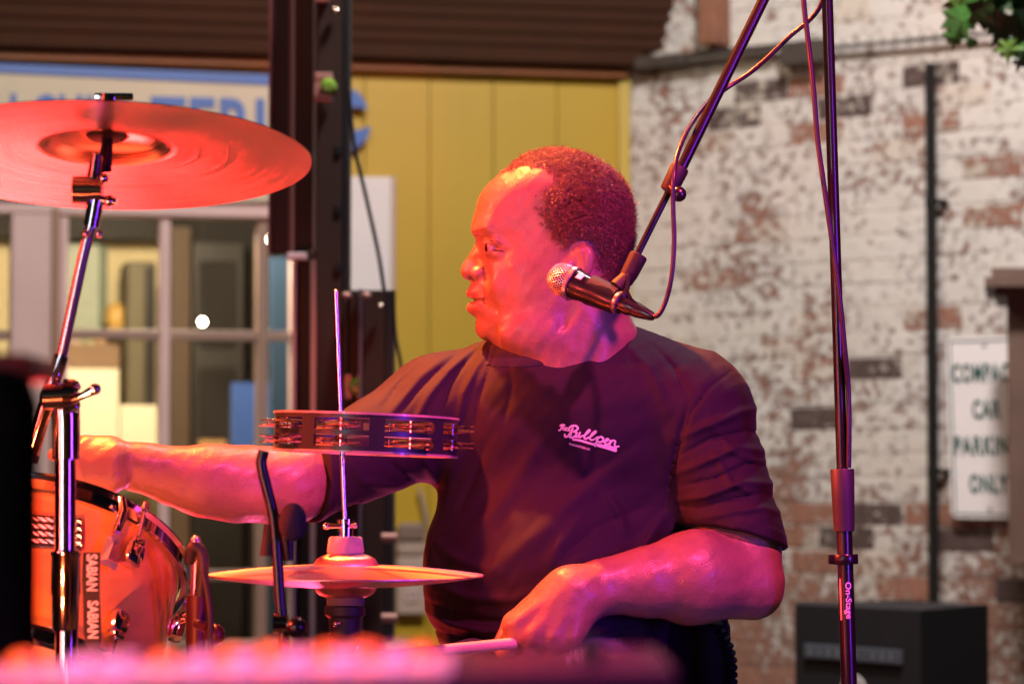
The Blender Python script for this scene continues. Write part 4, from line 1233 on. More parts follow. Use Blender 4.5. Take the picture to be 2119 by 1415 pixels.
# ---- hair: short tight curls rooted on the scalp
def build_hair():
    me = bpy.data.meshes.new('hair')
    nv = len(PV)
    u, v, w = PV.T
    m = (v < 620) & (u > 1000)
    hd = np.full(nv, -99.0); hd[m] = hairdist(u[m], v[m])
    no = np.zeros(nv * 3); person.data.vertices.foreach_get('normal', no); no = no.reshape(-1, 3)
    Wd = to_world(PV)
    pr = np.clip((hd + 9 + 4 * nz(PV, 0.10, 0.5)) / 30, 0, 1) ** 1.3
    # thin patch above the temple
    pr *= 1 - 0.75 * g2(u, v, 1128, 428, 42, 44) * 1.0
    earz = (np.hypot((u - 1201) / 34, (v - 545) / 46) < 1) & (np.abs(w - HW) > 95)
    pr[earz] = 0
    idx = np.where(pr > 0.02)[0]
    p = pr[idx] / pr[idx].sum()
    n = 34000
    ch = rng.choice(idx, n, p=p)
    hd_c = np.clip(hd[ch] / 40, 0, 1)
    nseg, ns = 9, 3
    t = np.linspace(0, 1, nseg)
    root = Wd[ch] + (rng.rand(n, 3) - 0.5) * 0.002
    nrm = no[ch]
    r1 = rng.randn(n, 3); r1 -= nrm * (r1 * nrm).sum(1)[:, None]; r1 /= np.linalg.norm(r1, axis=1)[:, None]
    r2 = np.cross(nrm, r1)
    lean = rng.randn(n, 3) * 0.35
    L = (0.0026 + 0.0080 * hd_c ** 0.8) * (0.75 + 0.5 * rng.rand(n))
    cr = 0.0010 + 0.0013 * rng.rand(n)
    turns = 1.5 + 1.5 * rng.rand(n)
    ph = rng.rand(n) * 6.28
    ang = ph[:, None] + turns[:, None] * 2 * np.pi * t[None]
    ctr = root[:, None] + (nrm + lean * 0.6)[:, None] * (L[:, None] * t[None])[..., None] - nrm[:, None] * 0.0012
    env = np.minimum(1, t * 4)[None]
    pts = ctr + (r1[:, None] * (np.cos(ang) * cr[:, None] * env)[..., None]) + (r2[:, None] * (np.sin(ang) * cr[:, None] * env)[..., None])
    tan = np.gradient(pts, axis=1); tan /= np.linalg.norm(tan, axis=2)[..., None] + 1e-12
    ax = np.cross(tan, nrm[:, None] + 1e-4); ax /= np.linalg.norm(ax, axis=2)[..., None] + 1e-12
    bx = np.cross(tan, ax)
    rad = 0.00046 * (1 - 0.5 * t)[None, :, None, None]
    k = np.arange(ns) * 2 * np.pi / ns
    ring = pts[:, :, None] + rad * (ax[:, :, None] * np.cos(k)[None, None, :, None] + bx[:, :, None] * np.sin(k)[None, None, :, None])
    Vv = ring.reshape(-1, 3)
    base = (np.arange(n) * nseg * ns)[:, None, None]
    s_ = (np.arange(nseg - 1) * ns)[None, :, None]
    kk = np.arange(ns)[None, None]; k2 = (kk + 1) % ns
    q = np.stack([base + s_ + kk, base + s_ + k2, base + s_ + ns + k2, base + s_ + ns + kk], -1).reshape(-1, 4)
    # a rough mat under the curls so the scalp does not shine through
    dens = np.clip((hd - 11 - 5 * nz(PV, 0.12, 0.9)) / 20, 0, 1) * (1 - 0.9 * np.clip(1.3 * g2(u, v, 1128, 428, 42, 44), 0, 1)); dens[earz] = 0
    matv = Wd + no * (dens * (0.0012 + 0.0014 * (nz(PV, 0.22, 0.3) + nz(PV, 0.41, 1.9))) - 0.0008)[:, None]
    keep = (dens[PQ] > 0.02).all(1)
    fq = PQ[keep]
    uq, inv = np.unique(fq, return_inverse=True)
    fq = inv.reshape(-1, 4) + len(Vv)
    Vv = np.concatenate([Vv, matv[uq]]); q = np.concatenate([q, fq])
    me.vertices.add(len(Vv)); me.vertices.foreach_set('co', Vv.ravel())
    me.loops.add(len(q) * 4); me.loops.foreach_set('vertex_index', q.ravel().astype(np.int32))
    me.polygons.add(len(q)); me.polygons.foreach_set('loop_start', np.arange(0, len(q) * 4, 4, dtype=np.int32))
    me.update(calc_edges=True)
    mi = np.zeros(len(q), np.int32); mi[len(q) - len(fq):] = 1
    me.polygons.foreach_set('material_index', mi)
    return link('hair', me, [mat('hair_black', (0.20, 0.095, 0.07), rough=0.36, spec=0.8), mat('hair_base', (0.035, 0.018, 0.016), rough=0.7)], person, smooth=True)
build_hair()

# ---- eyes: a moist dark ball just inside the lids
for sg in (-1, 1):
    c = Vector(to_world(np.array([[1021.5, 514.5, HW + sg * 49]]))[0])
    mb = MB(); mb.ball(c, 18 * SP, 24, 16)
    ey = mb.build('eye', mat('eye_wet', (0.30, 0.22, 0.20), rough=0.08), person, smooth=True)
    gz = Vector((-1, 0.0 - 0.25 * (1 if sg < 0 else -1), -0.06)).normalized()
    mb = MB(); mb.lathe(c + gz * 18 * SP * 0.93, gz, [(0.0003, 0.0011), (0.0035, 0.0010), (0.0052, 0.0004), (0.0062, -0.0004)], 20)
    mb.build('iris', mat('iris_dark', (0.02, 0.01, 0.008), rough=0.08), ey, True)
BP = BVHTree.FromPolygons([tuple(x) for x in to_world(PV)], PQ.tolist())
mb = MB()
for line, r_ in (([(1004, 505), (1010, 509), (1017, 514), (1024, 518), (1033, 518), (1044, 521)], 0.0010), ([(1008, 500), (1018, 498), (1030, 500), (1040, 506)], 0.0004)):
    pp_ = [on_shirt(x, y, 0.0002, BP) for x, y in line]
    mb.tube(spline(pp_, 5), [r_ * (0.4 + 0.6 * math.sin(math.pi * (k + 1) / (5 * (len(pp_) - 1) + 3))) for k in range(5 * (len(pp_) - 1) + 1)], 6)
    if r_ > 0.0005:
        for k in range(14):
            x = 1008 + k * 2.4; y = np.interp(x, [q[0] for q in line], [q[1] for q in line])
            p_ = on_shirt(x, y, 0.0003, BP)
            mb.tube([p_, p_ + Vector((-0.0022, -0.0022, -0.0012))], [0.00025, 0.0001], 4)
mb.build('eyelashes', mat('lash_black', (0.012, 0.008, 0.008), rough=0.5), person, True)
# ---- trousers, seated, down to the shoes
tr = Field()
tr.ell((1150, 1400, 60), (225, 120, 200), 50)
tr.cone((1240, 1400, 20), (1190, 1425, -620), 118, 92, 40)
tr.cone((1070, 1410, 20), (760, 1450, -520), 122, 92, 40)
tr.cone((1190, 1425, -620), (1200, 2060, -560), 88, 60, 40)
tr.cone((760, 1450, -520), (700, 2060, -500), 88, 60, 40)
tr.add('d', lambda p: 4 * nz(p, 0.03, 0.7) * (p[:, 1] > 1300), (0, 1200, -900), (1700, 2300, 500), 0)
trousers, TV, TQ = field_object('trousers', tr, (560, 1270, -760), (1420, 2140, 290), 8.0, cloth_material('dark_denim', (0.035, 0.028, 0.05)), person, slack=2.4)
sh = MB()
for cx, cw in ((1200, -600), (700, -540)):
    c = Vector(to_world(np.array([[cx, 2085, cw - 40]]))[0]); c.z = 0.055
    sh.box(c, (0.05, 0, 0), (0, 0.14, 0), (0, 0, 0.055), 0.04)
sh.build('shoes', mat('shoe_black', (0.02, 0.02, 0.022), rough=0.5), person, smooth=True)

# ---- chest print, laid on the cloth
def print_ribbon(pts, wdt, M, bv=None, off=0.0007):
    """pts in photo pixels, width in pixels"""
    vs, fs = [], []
    P = [Vector((p[0], p[1], 0)) for p in pts]
    P = spline(P, 5) if len(P) > 2 else [P[0].lerp(P[1], i / 6) for i in range(7)]
    for i, p in enumerate(P):
        t = (P[min(i + 1, len(P) - 1)] - P[max(i - 1, 0)]).normalized()
        nn = Vector((-t.y, t.x, 0))
        e = 1.0
        for sgn in (-1, 1):
            q = p + nn * wdt * 0.5 * sgn * e
            w = on_shirt(q.x, q.y, off, bv)
            if w is None: return
            vs.append(w)
    # round caps
    for i in range(len(P) - 1):
        fs.append((2 * i, 2 * i + 1, 2 * i + 3, 2 * i + 2))
    M.add(vs, fs)
    for p in (P[0], P[-1]):
        c = on_shirt(p.x, p.y, off, bv)
        ringp = [on_shirt(p.x + math.cos(a) * wdt / 2, p.y + math.sin(a) * wdt / 2, off, bv) for a in [k * math.pi / 4 for k in range(8)]]
        if c is None or any(r is None for r in ringp): continue
        M.add([c] + ringp, [(0, 1 + k, 1 + (k + 1) % 8) for k in range(8)])
LG = MB()
Z = lambda pts: [(1130 + x / 11.77, 860 + y / 11.77) for x, y in pts]
for pts, w in [
    # The
    ([(310,355),(345,345),(380,260),(400,215)],3.2),([(345,240),(400,212),(455,230)],3.4),([(420,240),(405,330),(432,345)],3.0),([(432,290),(462,290),(455,350),(490,352)],2.8),([(492,330),(520,300),(500,290),(488,340),(530,368)],2.8),
    # B
    ([(455,455),(465,510),(520,500),(600,400),(650,300)],4.2),([(560,360),(570,290),(640,245),(730,250),(775,300),(740,350),(665,385)],4.2),([(665,385),(730,400),(735,450),(680,510),(610,530),(570,515)],4.2),([(640,320),(585,530)],4.0),
    # u
    ([(750,415),(715,480),(730,520),(790,480),(825,405)],3.8),([(825,405),(790,490),(815,525),(850,500)],3.6),
    # l l
    ([(850,500),(960,460),(1060,370),(1040,345),(960,440),(930,530),(970,560),(1020,530)],3.8),([(1010,540),(1110,490),(1215,400),(1190,375),(1110,450),(1065,550),(1110,590),(1180,570)],3.8),
    # p
    ([(1180,570),(1262,515),(1235,610),(1190,735)],4.0),([(1245,560),(1330,510),(1390,550),(1370,620),(1290,640),(1245,610)],4.2),
    # e
    ([(1390,630),(1480,610),(1520,570),(1480,560),(1430,620),(1450,690),(1530,680)],3.8),
    # n
    ([(1530,690),(1575,590),(1545,725)],3.8),([(1562,660),(1625,600),(1685,625),(1665,700),(1700,745),(1765,742)],3.8),
    # swoosh
    ([(655,575),(850,605),(1100,680),(1400,760),(1700,845)],4.6),([(1150,690),(1400,735),(1690,790)],6.0),([(1250,720),(1500,790),(1680,850)],5.0)]:
    print_ribbon(Z(pts), w, LG)
LG.build('chest_print', mat('white_print', (0.8, 0.78, 0.8), rough=0.7), shirt_o)
def project_text(body, x0, y0, x1, y1, hgt, name, m, parent, bold=0.0, bv=None, off=0.0006, shear=0.0):
    me = text_mesh(body, 1.0, bold=bold, shear=shear)
    co = np.array([v.co for v in me.vertices]); mn, mx = co.min(0), co.max(0)
    d = Vector((x1 - x0, y1 - y0)); L = d.length; d /= L; nn = Vector((-d.y, d.x))
    for v in me.vertices:
        a = (v.co.x - mn[0]) / (mx[0] - mn[0]) * L; b = ((v.co.y - mn[1]) / (mx[1] - mn[1]) - 0.5) * -hgt
        w = on_shirt(x0 + d.x * a + nn.x * b, y0 + d.y * a + nn.y * b, off, bv)
        v.co = w if w is not None else Vector((0, 4, -1))
    return link(name, me, m, parent)
project_text('WASHINGTON, DC', 1177, 918, 1221, 930, 5.5, 'print_lettering', MATS['white_print'], shirt_o, 0.03)
# ================================================================ instruments and stands
m_chr = mat('chrome', (0.78, 0.76, 0.80), rough=0.10, metal=1.0)
m_chr2 = mat('satin_chrome', (0.70, 0.68, 0.72), rough=0.24, metal=1.0)
m_blk = mat('black_metal', (0.010, 0.009, 0.011), rough=0.28, spec=0.6, coat=0.3)
m_rub = mat('black_rubber', (0.016, 0.015, 0.018), rough=0.6)
m_felt = mat('pale_felt', (0.55, 0.42, 0.48), rough=0.95, bump=0.5, bscale=400)
m_felt2 = mat('grey_felt', (0.14, 0.13, 0.11), rough=0.95, bump=0.5, bscale=400)
def cymbal_metal(name, col, rough):
    m = bpy.data.materials.new(name); m.use_nodes = True
    nt = m.node_tree; b = nt.nodes['Principled BSDF']; L = nt.links.new
    b.inputs['Metallic'].default_value = 1.0
    tc = nt.nodes.new('ShaderNodeTexCoord')
    ln = nt.nodes.new('ShaderNodeVectorMath'); ln.operation = 'LENGTH'; L(tc.outputs['Object'], ln.inputs[0])
    cmb = nt.nodes.new('ShaderNodeCombineXYZ'); L(ln.outputs['Value'], cmb.inputs[0])
    n = nt.nodes.new('ShaderNodeTexNoise'); n.inputs['Scale'].default_value = 900; n.inputs['Detail'].default_value = 3; L(cmb.outputs[0], n.inputs['Vector'])
    n2 = nt.nodes.new('ShaderNodeTexNoise'); n2.inputs['Scale'].default_value = 9; n2.inputs['Detail'].default_value = 6; L(tc.outputs['Object'], n2.inputs['Vector'])
    mx = nt.nodes.new('ShaderNodeMix'); mx.data_type = 'RGBA'; L(n2.outputs['Fac'], mx.inputs[0])
    mx.inputs[6].default_value = (*[c * 0.75 for c in col], 1); mx.inputs[7].default_value = (*[min(1, c * 1.15) for c in col], 1)
    L(mx.outputs[2], b.inputs['Base Color'])
    tg = nt.nodes.new('ShaderNodeTangent'); tg.direction_type = 'RADIAL'; tg.axis = 'Z'; L(tg.outputs[0], b.inputs['Tangent']); b.inputs['Anisotropic'].default_value = 0.6
    mr = nt.nodes.new('ShaderNodeMapRange'); mr.inputs['To Min'].default_value = rough - 0.08; mr.inputs['To Max'].default_value = rough + 0.16; L(n2.outputs['Fac'], mr.inputs['Value']); L(mr.outputs[0], b.inputs['Roughness'])
    bp = nt.nodes.new('ShaderNodeBump'); bp.inputs['Strength'].default_value = 0.35; bp.inputs['Distance'].default_value = 0.0006; L(n.outputs['Fac'], bp.inputs['Height']); L(bp.outputs[0], b.inputs['Normal'])
    return m
m_cym = cymbal_metal('bronze_cymbal', (0.86, 0.48, 0.36), 0.19)
m_hat = cymbal_metal('bronze_hihat', (0.86, 0.46, 0.42), 0.33)
def disc_profile(Rr, bow, bell_r, bell_h, th=0.0011):
    top = []
    for k in range(15):
        r = Rr + (bell_r - Rr) * k / 14
        top.append((r, bow * (1 - (r / Rr) ** 2) / (1 - (bell_r / Rr) ** 2)))
    for k in range(1, 9):
        r = bell_r * (1 - k / 8) + 0.006 * k / 8
        top.append((r, bow + bell_h * math.sqrt(max(0, 1 - (r / bell_r) ** 2))))
    return top + [(r, h - th) for r, h in reversed(top)]
def cymbal_mesh(name, c, ax, prof, m, parent, n=96):
    M = MB(); M.lathe((0, 0, 0), (0, 0, 1), prof, n, closed=True)
    o = M.build(name, m, parent, True, 50)
    q = Vector(ax).normalized().to_track_quat('Z', 'Y')
    o.matrix_basis = Matrix.Translation(Vector(c)) @ q.to_matrix().to_4x4()
    return o
# ---- crash cymbal, seen from beneath
YC = 3.36
cc = at(221, 327, YC)
el = math.asin(113 / 425) - (1000 - 327) / FPX
cn_ = Vector((0.0, math.sin(el), math.cos(el))).normalized()
cy = empty('crash_cymbal', cc, 'large crash cymbal lit red from beneath, top left', 'cymbal')
cymbal_mesh('bronze_disc', cc, cn_, disc_profile(425 / ppm(YC), 0.013, 0.068, 0.018), m_cym, cy, 128)
# ---- its chrome boom stand
st = empty('cymbal_stand', at(138, 1700, YC), 'chrome boom cymbal stand holding the crash cymbal', 'cymbal stand')
hole = cc + cn_ * 0.031
til = at(197, 395, YC - 0.03)
M = MB(); M.tube([til, hole - cn_ * 0.006, hole + cn_ * 0.043], [0.0048, 0.0045, 0.0035], 12); M.build('threaded_rod', m_blk, st, True)
M = MB(); M.lathe(hole - cn_ * 0.010, cn_, [(0.0005, 0), (0.020, 0.001), (0.024, 0.004), (0.0235, 0.005), (0.004, 0.0035)], 24); M.lathe(hole - cn_ * 0.016, cn_, [(0.006, -0.03), (0.0065, 0.008)], 12); M.build('cup_washer', m_rub, st, True)
tp = hole + cn_ * 0.038
M = MB(); M.tube([tp - cn_ * 0.012, tp + cn_ * 0.004], 0.008, 12); M.box(tp + Vector((0.006, 0, 0.002)), (0.022, 0, 0), (0, 0.003, 0), (0, 0, 0.004), 0.002); M.build('wing_nut', m_chr, st, True)
# tilter
tb = MB(); tb.tube([til + Vector((-0.024, 0, 0.0)), til + Vector((-0.004, 0, 0.0))], 0.0165, 20); tb.build('tilter_drum', m_chr, st, True)
tb = MB(); tb.tube([til + Vector((-0.004, 0, 0)), til + Vector((0.008, 0, 0))], 0.014, 16); tb.ball(til + Vector((0.010, -0.006, 0.013)), 0.006); tb.ball(til + Vector((0.016, -0.004, -0.012)), 0.007)
tb.tube([til + Vector((0.008, -0.004, -0.010)), til + Vector((0.024, -0.004, -0.013))], [0.005, 0.0045], 10); tb.build('tilter_wing', m_chr, st, True)
tb = MB(); tb.tube([til + Vector((-0.003, 0, 0.0)), til + Vector((0.001, 0.004, 0.040))], [0.009, 0.0065], 14); tb.build('tilter_neck', m_chr, st, True)
b0 = at(187, 470, YC - 0.03); b1 = at(128, 735, YC - 0.02); b2 = at(100, 822, YC - 0.02); b3 = at(66, 940, YC)
tb = MB(); tb.tube([til + Vector((0.002, 0, -0.005)), b0 + Vector((0.001, 0, 0.0))], [0.0095, 0.0088], 14); tb.build('boom_socket', m_chr, st, True)
for dx in (-10, 18):
    tb = MB(); tb.ball(at(187 + dx, 484, YC - 0.045), 0.0045); tb.build('socket_bolt', m_chr2, st, True)
tb = MB(); tb.tube([b0, at(172, 530, YC - 0.03), b1], [0.0062, 0.0062, 0.0062], 18); tb.build('boom_tube', m_chr2, st, True)
tb = MB(); tb.tube([b1, b2, b3], 0.0082, 18); tb.build('boom_tube', m_chr, st, True)
tb = MB(); tb.tube([b3, at(62, 956, YC)], 0.0095, 14); tb.build('rubber_end', m_rub, st, True)
# ratchet joint
jc = at(122, 820, YC - 0.03)
tb = MB(); tb.tube([at(84, 822, YC - .03), at(92, 822, YC - .03), at(134, 820, YC - .03)], [0.006, 0.0145, 0.0145], 20); tb.build('ratchet_drum', m_chr, st, True)
tb = MB(); tb.tube([at(134, 820, YC - .03), at(157, 819, YC - .03)], [0.0195, 0.0185], 22)
for k in range(7):
    a = 2 * math.pi * k / 7; c_ = at(157, 819, YC - .03) + Vector((0, math.cos(a) * 0.013, math.sin(a) * 0.013)); tb.ball(c_, 0.0045, 10, 8)
tb.build('ratchet_face', m_chr, st, True)
tb = MB(); tb.tube([at(150, 826, YC - .05), at(172, 818, YC - .055), at(197, 805, YC - .055)], [0.006, 0.004, 0.006], 12); tb.ball(at(197, 805, YC - .055), 0.0065); tb.build('wing_screw', m_chr, st, True)
# upright
tb = MB(); tb.tube([at(134, 832, YC), at(137, 870, YC), at(137, 950, YC)], [0.0165, 0.0155, 0.0155], 24); tb.build('upper_sleeve', m_chr, st, True)
tb = MB(); tb.tube([at(135, 900, YC), at(135, 1140, YC)], 0.0118, 28); tb.build('middle_tube', m_chr, st, True)
tb = MB(); tb.lathe(at(136, 1140, YC), (0, 0, -1), [(0.010, -0.002), (0.0178, 0.0), (0.0178, 0.004), (0.0165, 0.006), (0.0172, 0.045), (0.0158, 0.050), (0.0150, 0.085), (0.0128, 0.088)], 28); tb.build('height_collar', m_chr, st, True)
tb = MB(); tb.tube([at(138, 1290, YC), Vector((at(138, 1290, YC).x, YC, 0.25))], 0.0128, 28); tb.build('lower_tube', m_chr, st, True)
for k in range(3):
    a = R(90 + 120 * k); q = Vector((at(138, 1290, YC).x, YC, 0))
    tb = MB(); tb.tube([q + Vector((0, 0, 0.42)), q + Vector((math.cos(a) * 0.3, math.sin(a) * 0.3, 0.012))], 0.008, 12); tb.build('leg', m_chr, st, True)
# strap with lettering
sb = []
for px, py in ((190, 1142), (188, 1200), (190, 1260), (192, 1310), (196, 1352)): sb.append(at(px, py, YC - 0.035))
sb = spline(sb, 6)
tb = MB(); n_ = len(sb); vs = []
for i, p in enumerate(sb):
    hw = (0.0095 if i < n_ * 0.78 else 0.0095 - 0.006 * (i - n_ * 0.78) / (n_ * 0.22))
    tw_ = 0.15 * math.sin(i * 0.5)
    for sx, sy in ((-1, -1), (1, -1), (1, 1), (-1, 1)): vs.append(p + Vector((sx * hw, sy * 0.001 + sx * tw_ * 0.008, 0)))
fs = [(0, 1, 2, 3)] + [tuple(4 * (n_ - 1) + k for k in (3, 2, 1, 0))]
for i in range(n_ - 1):
    for k in range(4): fs.append((4 * i + k, 4 * i + (k + 1) % 4, 4 * (i + 1) + (k + 1) % 4, 4 * (i + 1) + k))
tb.add(vs, fs); strap = tb.build('cable_strap', mat('strap_black', (0.012, 0.011, 0.014), rough=0.7))
tag(strap, 'black strap with white lettering hanging on the cymbal stand', 'strap')
for y0, y1 in ((1146, 1222), (1242, 1320)):
    me = text_mesh('SABIAN', 1.0, bold=0.03)
    co = np.array([v.co for v in me.vertices]); mn, mx_ = co.min(0), co.max(0)
    for v in me.vertices:
        a = (v.co.x - mn[0]) / (mx_[0] - mn[0]); b = (v.co.y - mn[1]) / (mx_[1] - mn[1])
        v.co = at(179 + b * 23 + (2 if y0 > 1200 else 0), y0 + a * (y1 - y0), YC - 0.0385)
        # letters run down the strap
    if True:
        for v in me.vertices: pass
    link('lettering', me, mat('print_white', (0.75, 0.72, 0.75), rough=0.6), strap)

# ---- tom drum
YD = 3.74
tdn = Vector((-0.12, -math.sin(R(33)), -math.cos(R(33)))).normalized()   # from top to bottom
tc_ = at(105, 1150, YD)
Rt = 0.162; Lt = 0.205
tom = empty('tom_drum', tc_, 'orange lacquered rack tom with chrome hoops, lower left', 'drum')
def shell_material():
    m = bpy.data.materials.new('maple_lacquer'); m.use_nodes = True
    nt = m.node_tree; b = nt.nodes['Principled BSDF']; L = nt.links.new
    g = nt.nodes.new('ShaderNodeNewGeometry'); mp = nt.nodes.new('ShaderNodeMapping'); mp.inputs['Scale'].default_value = (4, 4, 30); L(g.outputs['Position'], mp.inputs[0])
    n = nt.nodes.new('ShaderNodeTexNoise'); n.inputs['Scale'].default_value = 4; n.inputs['Detail'].default_value = 8; L(mp.outputs[0], n.inputs['Vector'])
    mx = nt.nodes.new('ShaderNodeMix'); mx.data_type = 'RGBA'; mx.inputs[6].default_value = (0.84, 0.33, 0.07, 1); mx.inputs[7].default_value = (0.92, 0.46, 0.13, 1); L(n.outputs['Fac'], mx.inputs[0]); L(mx.outputs[2], b.inputs['Base Color'])
    b.inputs['Roughness'].default_value = 0.35; b.inputs['Coat Weight'].default_value = 0.8; b.inputs['Coat Roughness'].default_value = 0.05
    return m
m_shell = shell_material()
M = MB(); M.lathe(tc_, tdn, [(Rt - 0.006, 0.0), (Rt, 0.004), (Rt, Lt - 0.004), (Rt - 0.006, Lt)], 96); M.build('shell', m_shell, tom, True)
M = MB(); M.lathe(tc_, tdn, [(0.0001, 0.0), (Rt + 0.002, 0.0), (Rt + 0.002, 0.006)], 64); M.build('batter_head', mat('drum_head', (0.70, 0.60, 0.60), rough=0.5), tom, True)
M = MB(); M.lathe(tc_, tdn, [(0.0001, Lt), (Rt + 0.002, Lt), (Rt + 0.002, Lt - 0.006)], 64); M.build('resonant_head', MATS['drum_head'], tom, True)
def hoop(z, s, name):
    M = MB()
    M.lathe(tc_, tdn, [(Rt + 0.003, z), (Rt + 0.007, z - 0.008 * s), (Rt + 0.0075, z - 0.011 * s), (Rt + 0.011, z - 0.011 * s), (Rt + 0.0115, z - 0.008 * s), (Rt + 0.008, z - 0.003 * s), (Rt + 0.0085, z + 0.010 * s), (Rt + 0.012, z + 0.013 * s), (Rt + 0.010, z + 0.0155 * s), (Rt + 0.003, z + 0.013 * s)], 96, closed=True)
    return M.build(name, m_chr, tom, True, 35)
hoop(0.0, 1, 'top_hoop'); hoop(Lt, -1, 'bottom_hoop')
tx = tdn.cross(Vector((0, 1, 0))).normalized(); ty = tdn.cross(tx).normalized()
if ty.y > 0: ty = -ty
for k in range(6):
    a = R(-90 + 17 + 60 * k)
    rd = tx * math.cos(a) + ty * math.sin(a)
    if rd.dot(tx) is None: pass
    tg = tdn.cross(rd)
    for zz, s in ((0.055, 1), (Lt - 0.055, -1)):
        c_ = tc_ + rd * (Rt + 0.010) + tdn * zz
        M = MB(); M.box(c_, rd * 0.010, tg * 0.012, tdn * 0.016, 0.009); M.box(c_ - tdn * s * 0.016 + rd * 0.002, rd * 0.007, tg * 0.008, tdn * 0.006, 0.003); l_ = M.build('lug', m_chr, tom, True)
        M = MB(); M.tube([c_ + rd * 0.003, c_ + rd * 0.003 - tdn * s * (zz if s > 0 else Lt - zz) ], 0.0026, 10)
        e_ = c_ + rd * 0.003 - tdn * s * 0.062; M.tube([e_, e_ - tdn * s * 0.010], 0.0045, 8); M.build('tension_rod', m_chr2, tom, True)
# badge plate and mic bracket on the shell
def on_shell(px, py, off=0.0):
    d = ray(px, py).normalized(); o = C0 - tc_
    dd = d - tdn * d.dot(tdn); oo = o - tdn * o.dot(tdn)
    a = dd.dot(dd); b = 2 * dd.dot(oo); c = oo.dot(oo) - (Rt + off) ** 2
    q = b * b - 4 * a * c
    t = (-b - math.sqrt(max(q, 0))) / (2 * a)
    return C0 + d * t
M = MB(); NX, NY = 14, 9; vs = []
for j in range(NY):
    for i in range(NX):
        px = 62 + (165 - 62) * i / (NX - 1) + (4 if j % 2 else 0); py = 1068 + (1128 - 1068) * j / (NY - 1) + (px - 62) * 0.08
        vs.append(on_shell(px, py, 0.006 + (0.0016 if (i + j) % 2 else 0)))
M.add(vs, [(j * NX + i, j * NX + i + 1, (j + 1) * NX + i + 1, (j + 1) * NX + i) for j in range(NY - 1) for i in range(NX - 1)])
for a_, b_ in (((60, 1066), (168, 1075)), ((60, 1130), (168, 1138))): M.tube([on_shell(*a_, 0.004), on_shell((a_[0] + b_[0]) / 2, (a_[1] + b_[1]) / 2, 0.004), on_shell(*b_, 0.004)], 0.002, 8)
M.build('badge', m_chr2, tom)
M = MB(); p1, p2, p3 = on_shell(228, 1120, 0.012), on_shell(214, 1160, 0.014), on_shell(238, 1172, 0.012)
M.tube([on_shell(240, 1115, 0.012), p1, p2, p3], [0.006, 0.007, 0.007, 0.006], 4); M.build('bracket', mat('bracket_violet', (0.25, 0.20, 0.30), rough=0.4, metal=0.3), tom)
M = MB(); M.tube([on_shell(252, 1030, 0.02), on_shell(256, 1060, 0.022), on_shell(240, 1100, 0.018)], [0.005, 0.0065, 0.006], 10); M.build('clamp_hook', m_chr, tom, True)
for t_ in (0.06,):
    M = MB(); M.tube([tc_ + tdn * (Lt * 0.5), tc_ + tdn * (Lt * 0.5) + Vector((-0.25, 0.15, 0)), Vector((tc_.x - 0.27, tc_.y + 0.15, 0.0))], 0.012, 12); M.build('mount_arm', m_chr2, tom, True)

# ---- clip microphone on the tom, right
dm = empty('tom_microphone', at(405, 1250, 3.64), 'small clip-on drum microphone at the right rim of tom', 'microphone')
M = MB(); M.tube(spline([at(392, 1160, 3.61), at(400, 1132, 3.60), at(416, 1140, 3.60), at(420, 1170, 3.60), at(414, 1230, 3.61)], 6), 0.0075, 12); M.build('gooseneck', m_rub, dm, True)
M = MB(); M.tube([at(410, 1150, 3.64), at(408, 1232, 3.64)], 0.0085, 14); M.build('clip_post', m_chr2, dm, True)
M = MB(); M.tube([at(408, 1230, 3.64), at(406, 1320, 3.64), at(402, 1420, 3.64), at(400, 1700, 3.64)], [0.0125, 0.0125, 0.010, 0.009], 16); M.build('mic_body', mat('dark_red_plastic', (0.06, 0.014, 0.018), rough=0.4), dm, True)
M = MB(); M.ball(at(405, 1118, 3.60), 0.0065); M.build('screw_head', m_chr, dm, True)
M = MB(); M.tube([at(408, 1290, 3.61), at(432, 1300, 3.59)], [0.006, 0.007], 10); M.ball(at(444, 1312, 3.59), 0.013, 14, 10); M.build('thumb_knob', MATS['dark_red_plastic'], dm, True)
M = MB(); M.tube(spline([at(421, 1180, 3.58), at(431, 1230, 3.58), at(436, 1290, 3.58), at(434, 1400, 3.58)], 6), 0.004, 8); M.build('cable', m_rub, dm, True)

# ---- hi-hat
YH = 3.66
hx = at(716, 1190, YH); hh = empty('hi_hat', Vector((hx.x, YH, 0)), 'hi-hat pair of bronze cymbals on stand in front of drummer', 'hi-hat')
Rh = 284 / ppm(YH)
rodax = (at(695, 605, YH) - at(716, 1130, YH)).normalized()
rz_ = rodax
cymbal_mesh('top_cymbal', at(716, 1188, YH), (Vector((0.004, -0.012, 1))).normalized(), disc_profile(Rh, 0.011, 0.040, 0.0165), m_hat, hh)
cymbal_mesh('bottom_cymbal', at(715, 1193, YH), Vector((0.0, 0.0, -1)), disc_profile(Rh, 0.013, 0.038, 0.0155), m_hat, hh)
M = MB(); M.tube([at(695, 604, YH), at(716, 1130, YH), at(717, 1330, YH)], 0.0032, 14); M.ball(at(695, 604, YH), 0.0033, 10, 8); M.build('pull_rod', m_chr, hh, True)
M = MB(); M.lathe(at(715, 1145, YH), (0, 0, 1), [(0.001, 0), (0.0215, 0), (0.0225, 0.003), (0.0205, 0.018), (0.0185, 0.0205), (0.001, 0.0205)], 28); M.build('clutch_felt', m_felt, hh, True)
M = MB(); M.lathe(at(715, 1112, YH), (0, 0, 1), [(0.001, 0), (0.0095, 0), (0.0095, 0.018), (0.0108, 0.0185), (0.0108, 0.022), (0.001, 0.022)], 20); M.build('clutch', m_chr, hh, True)
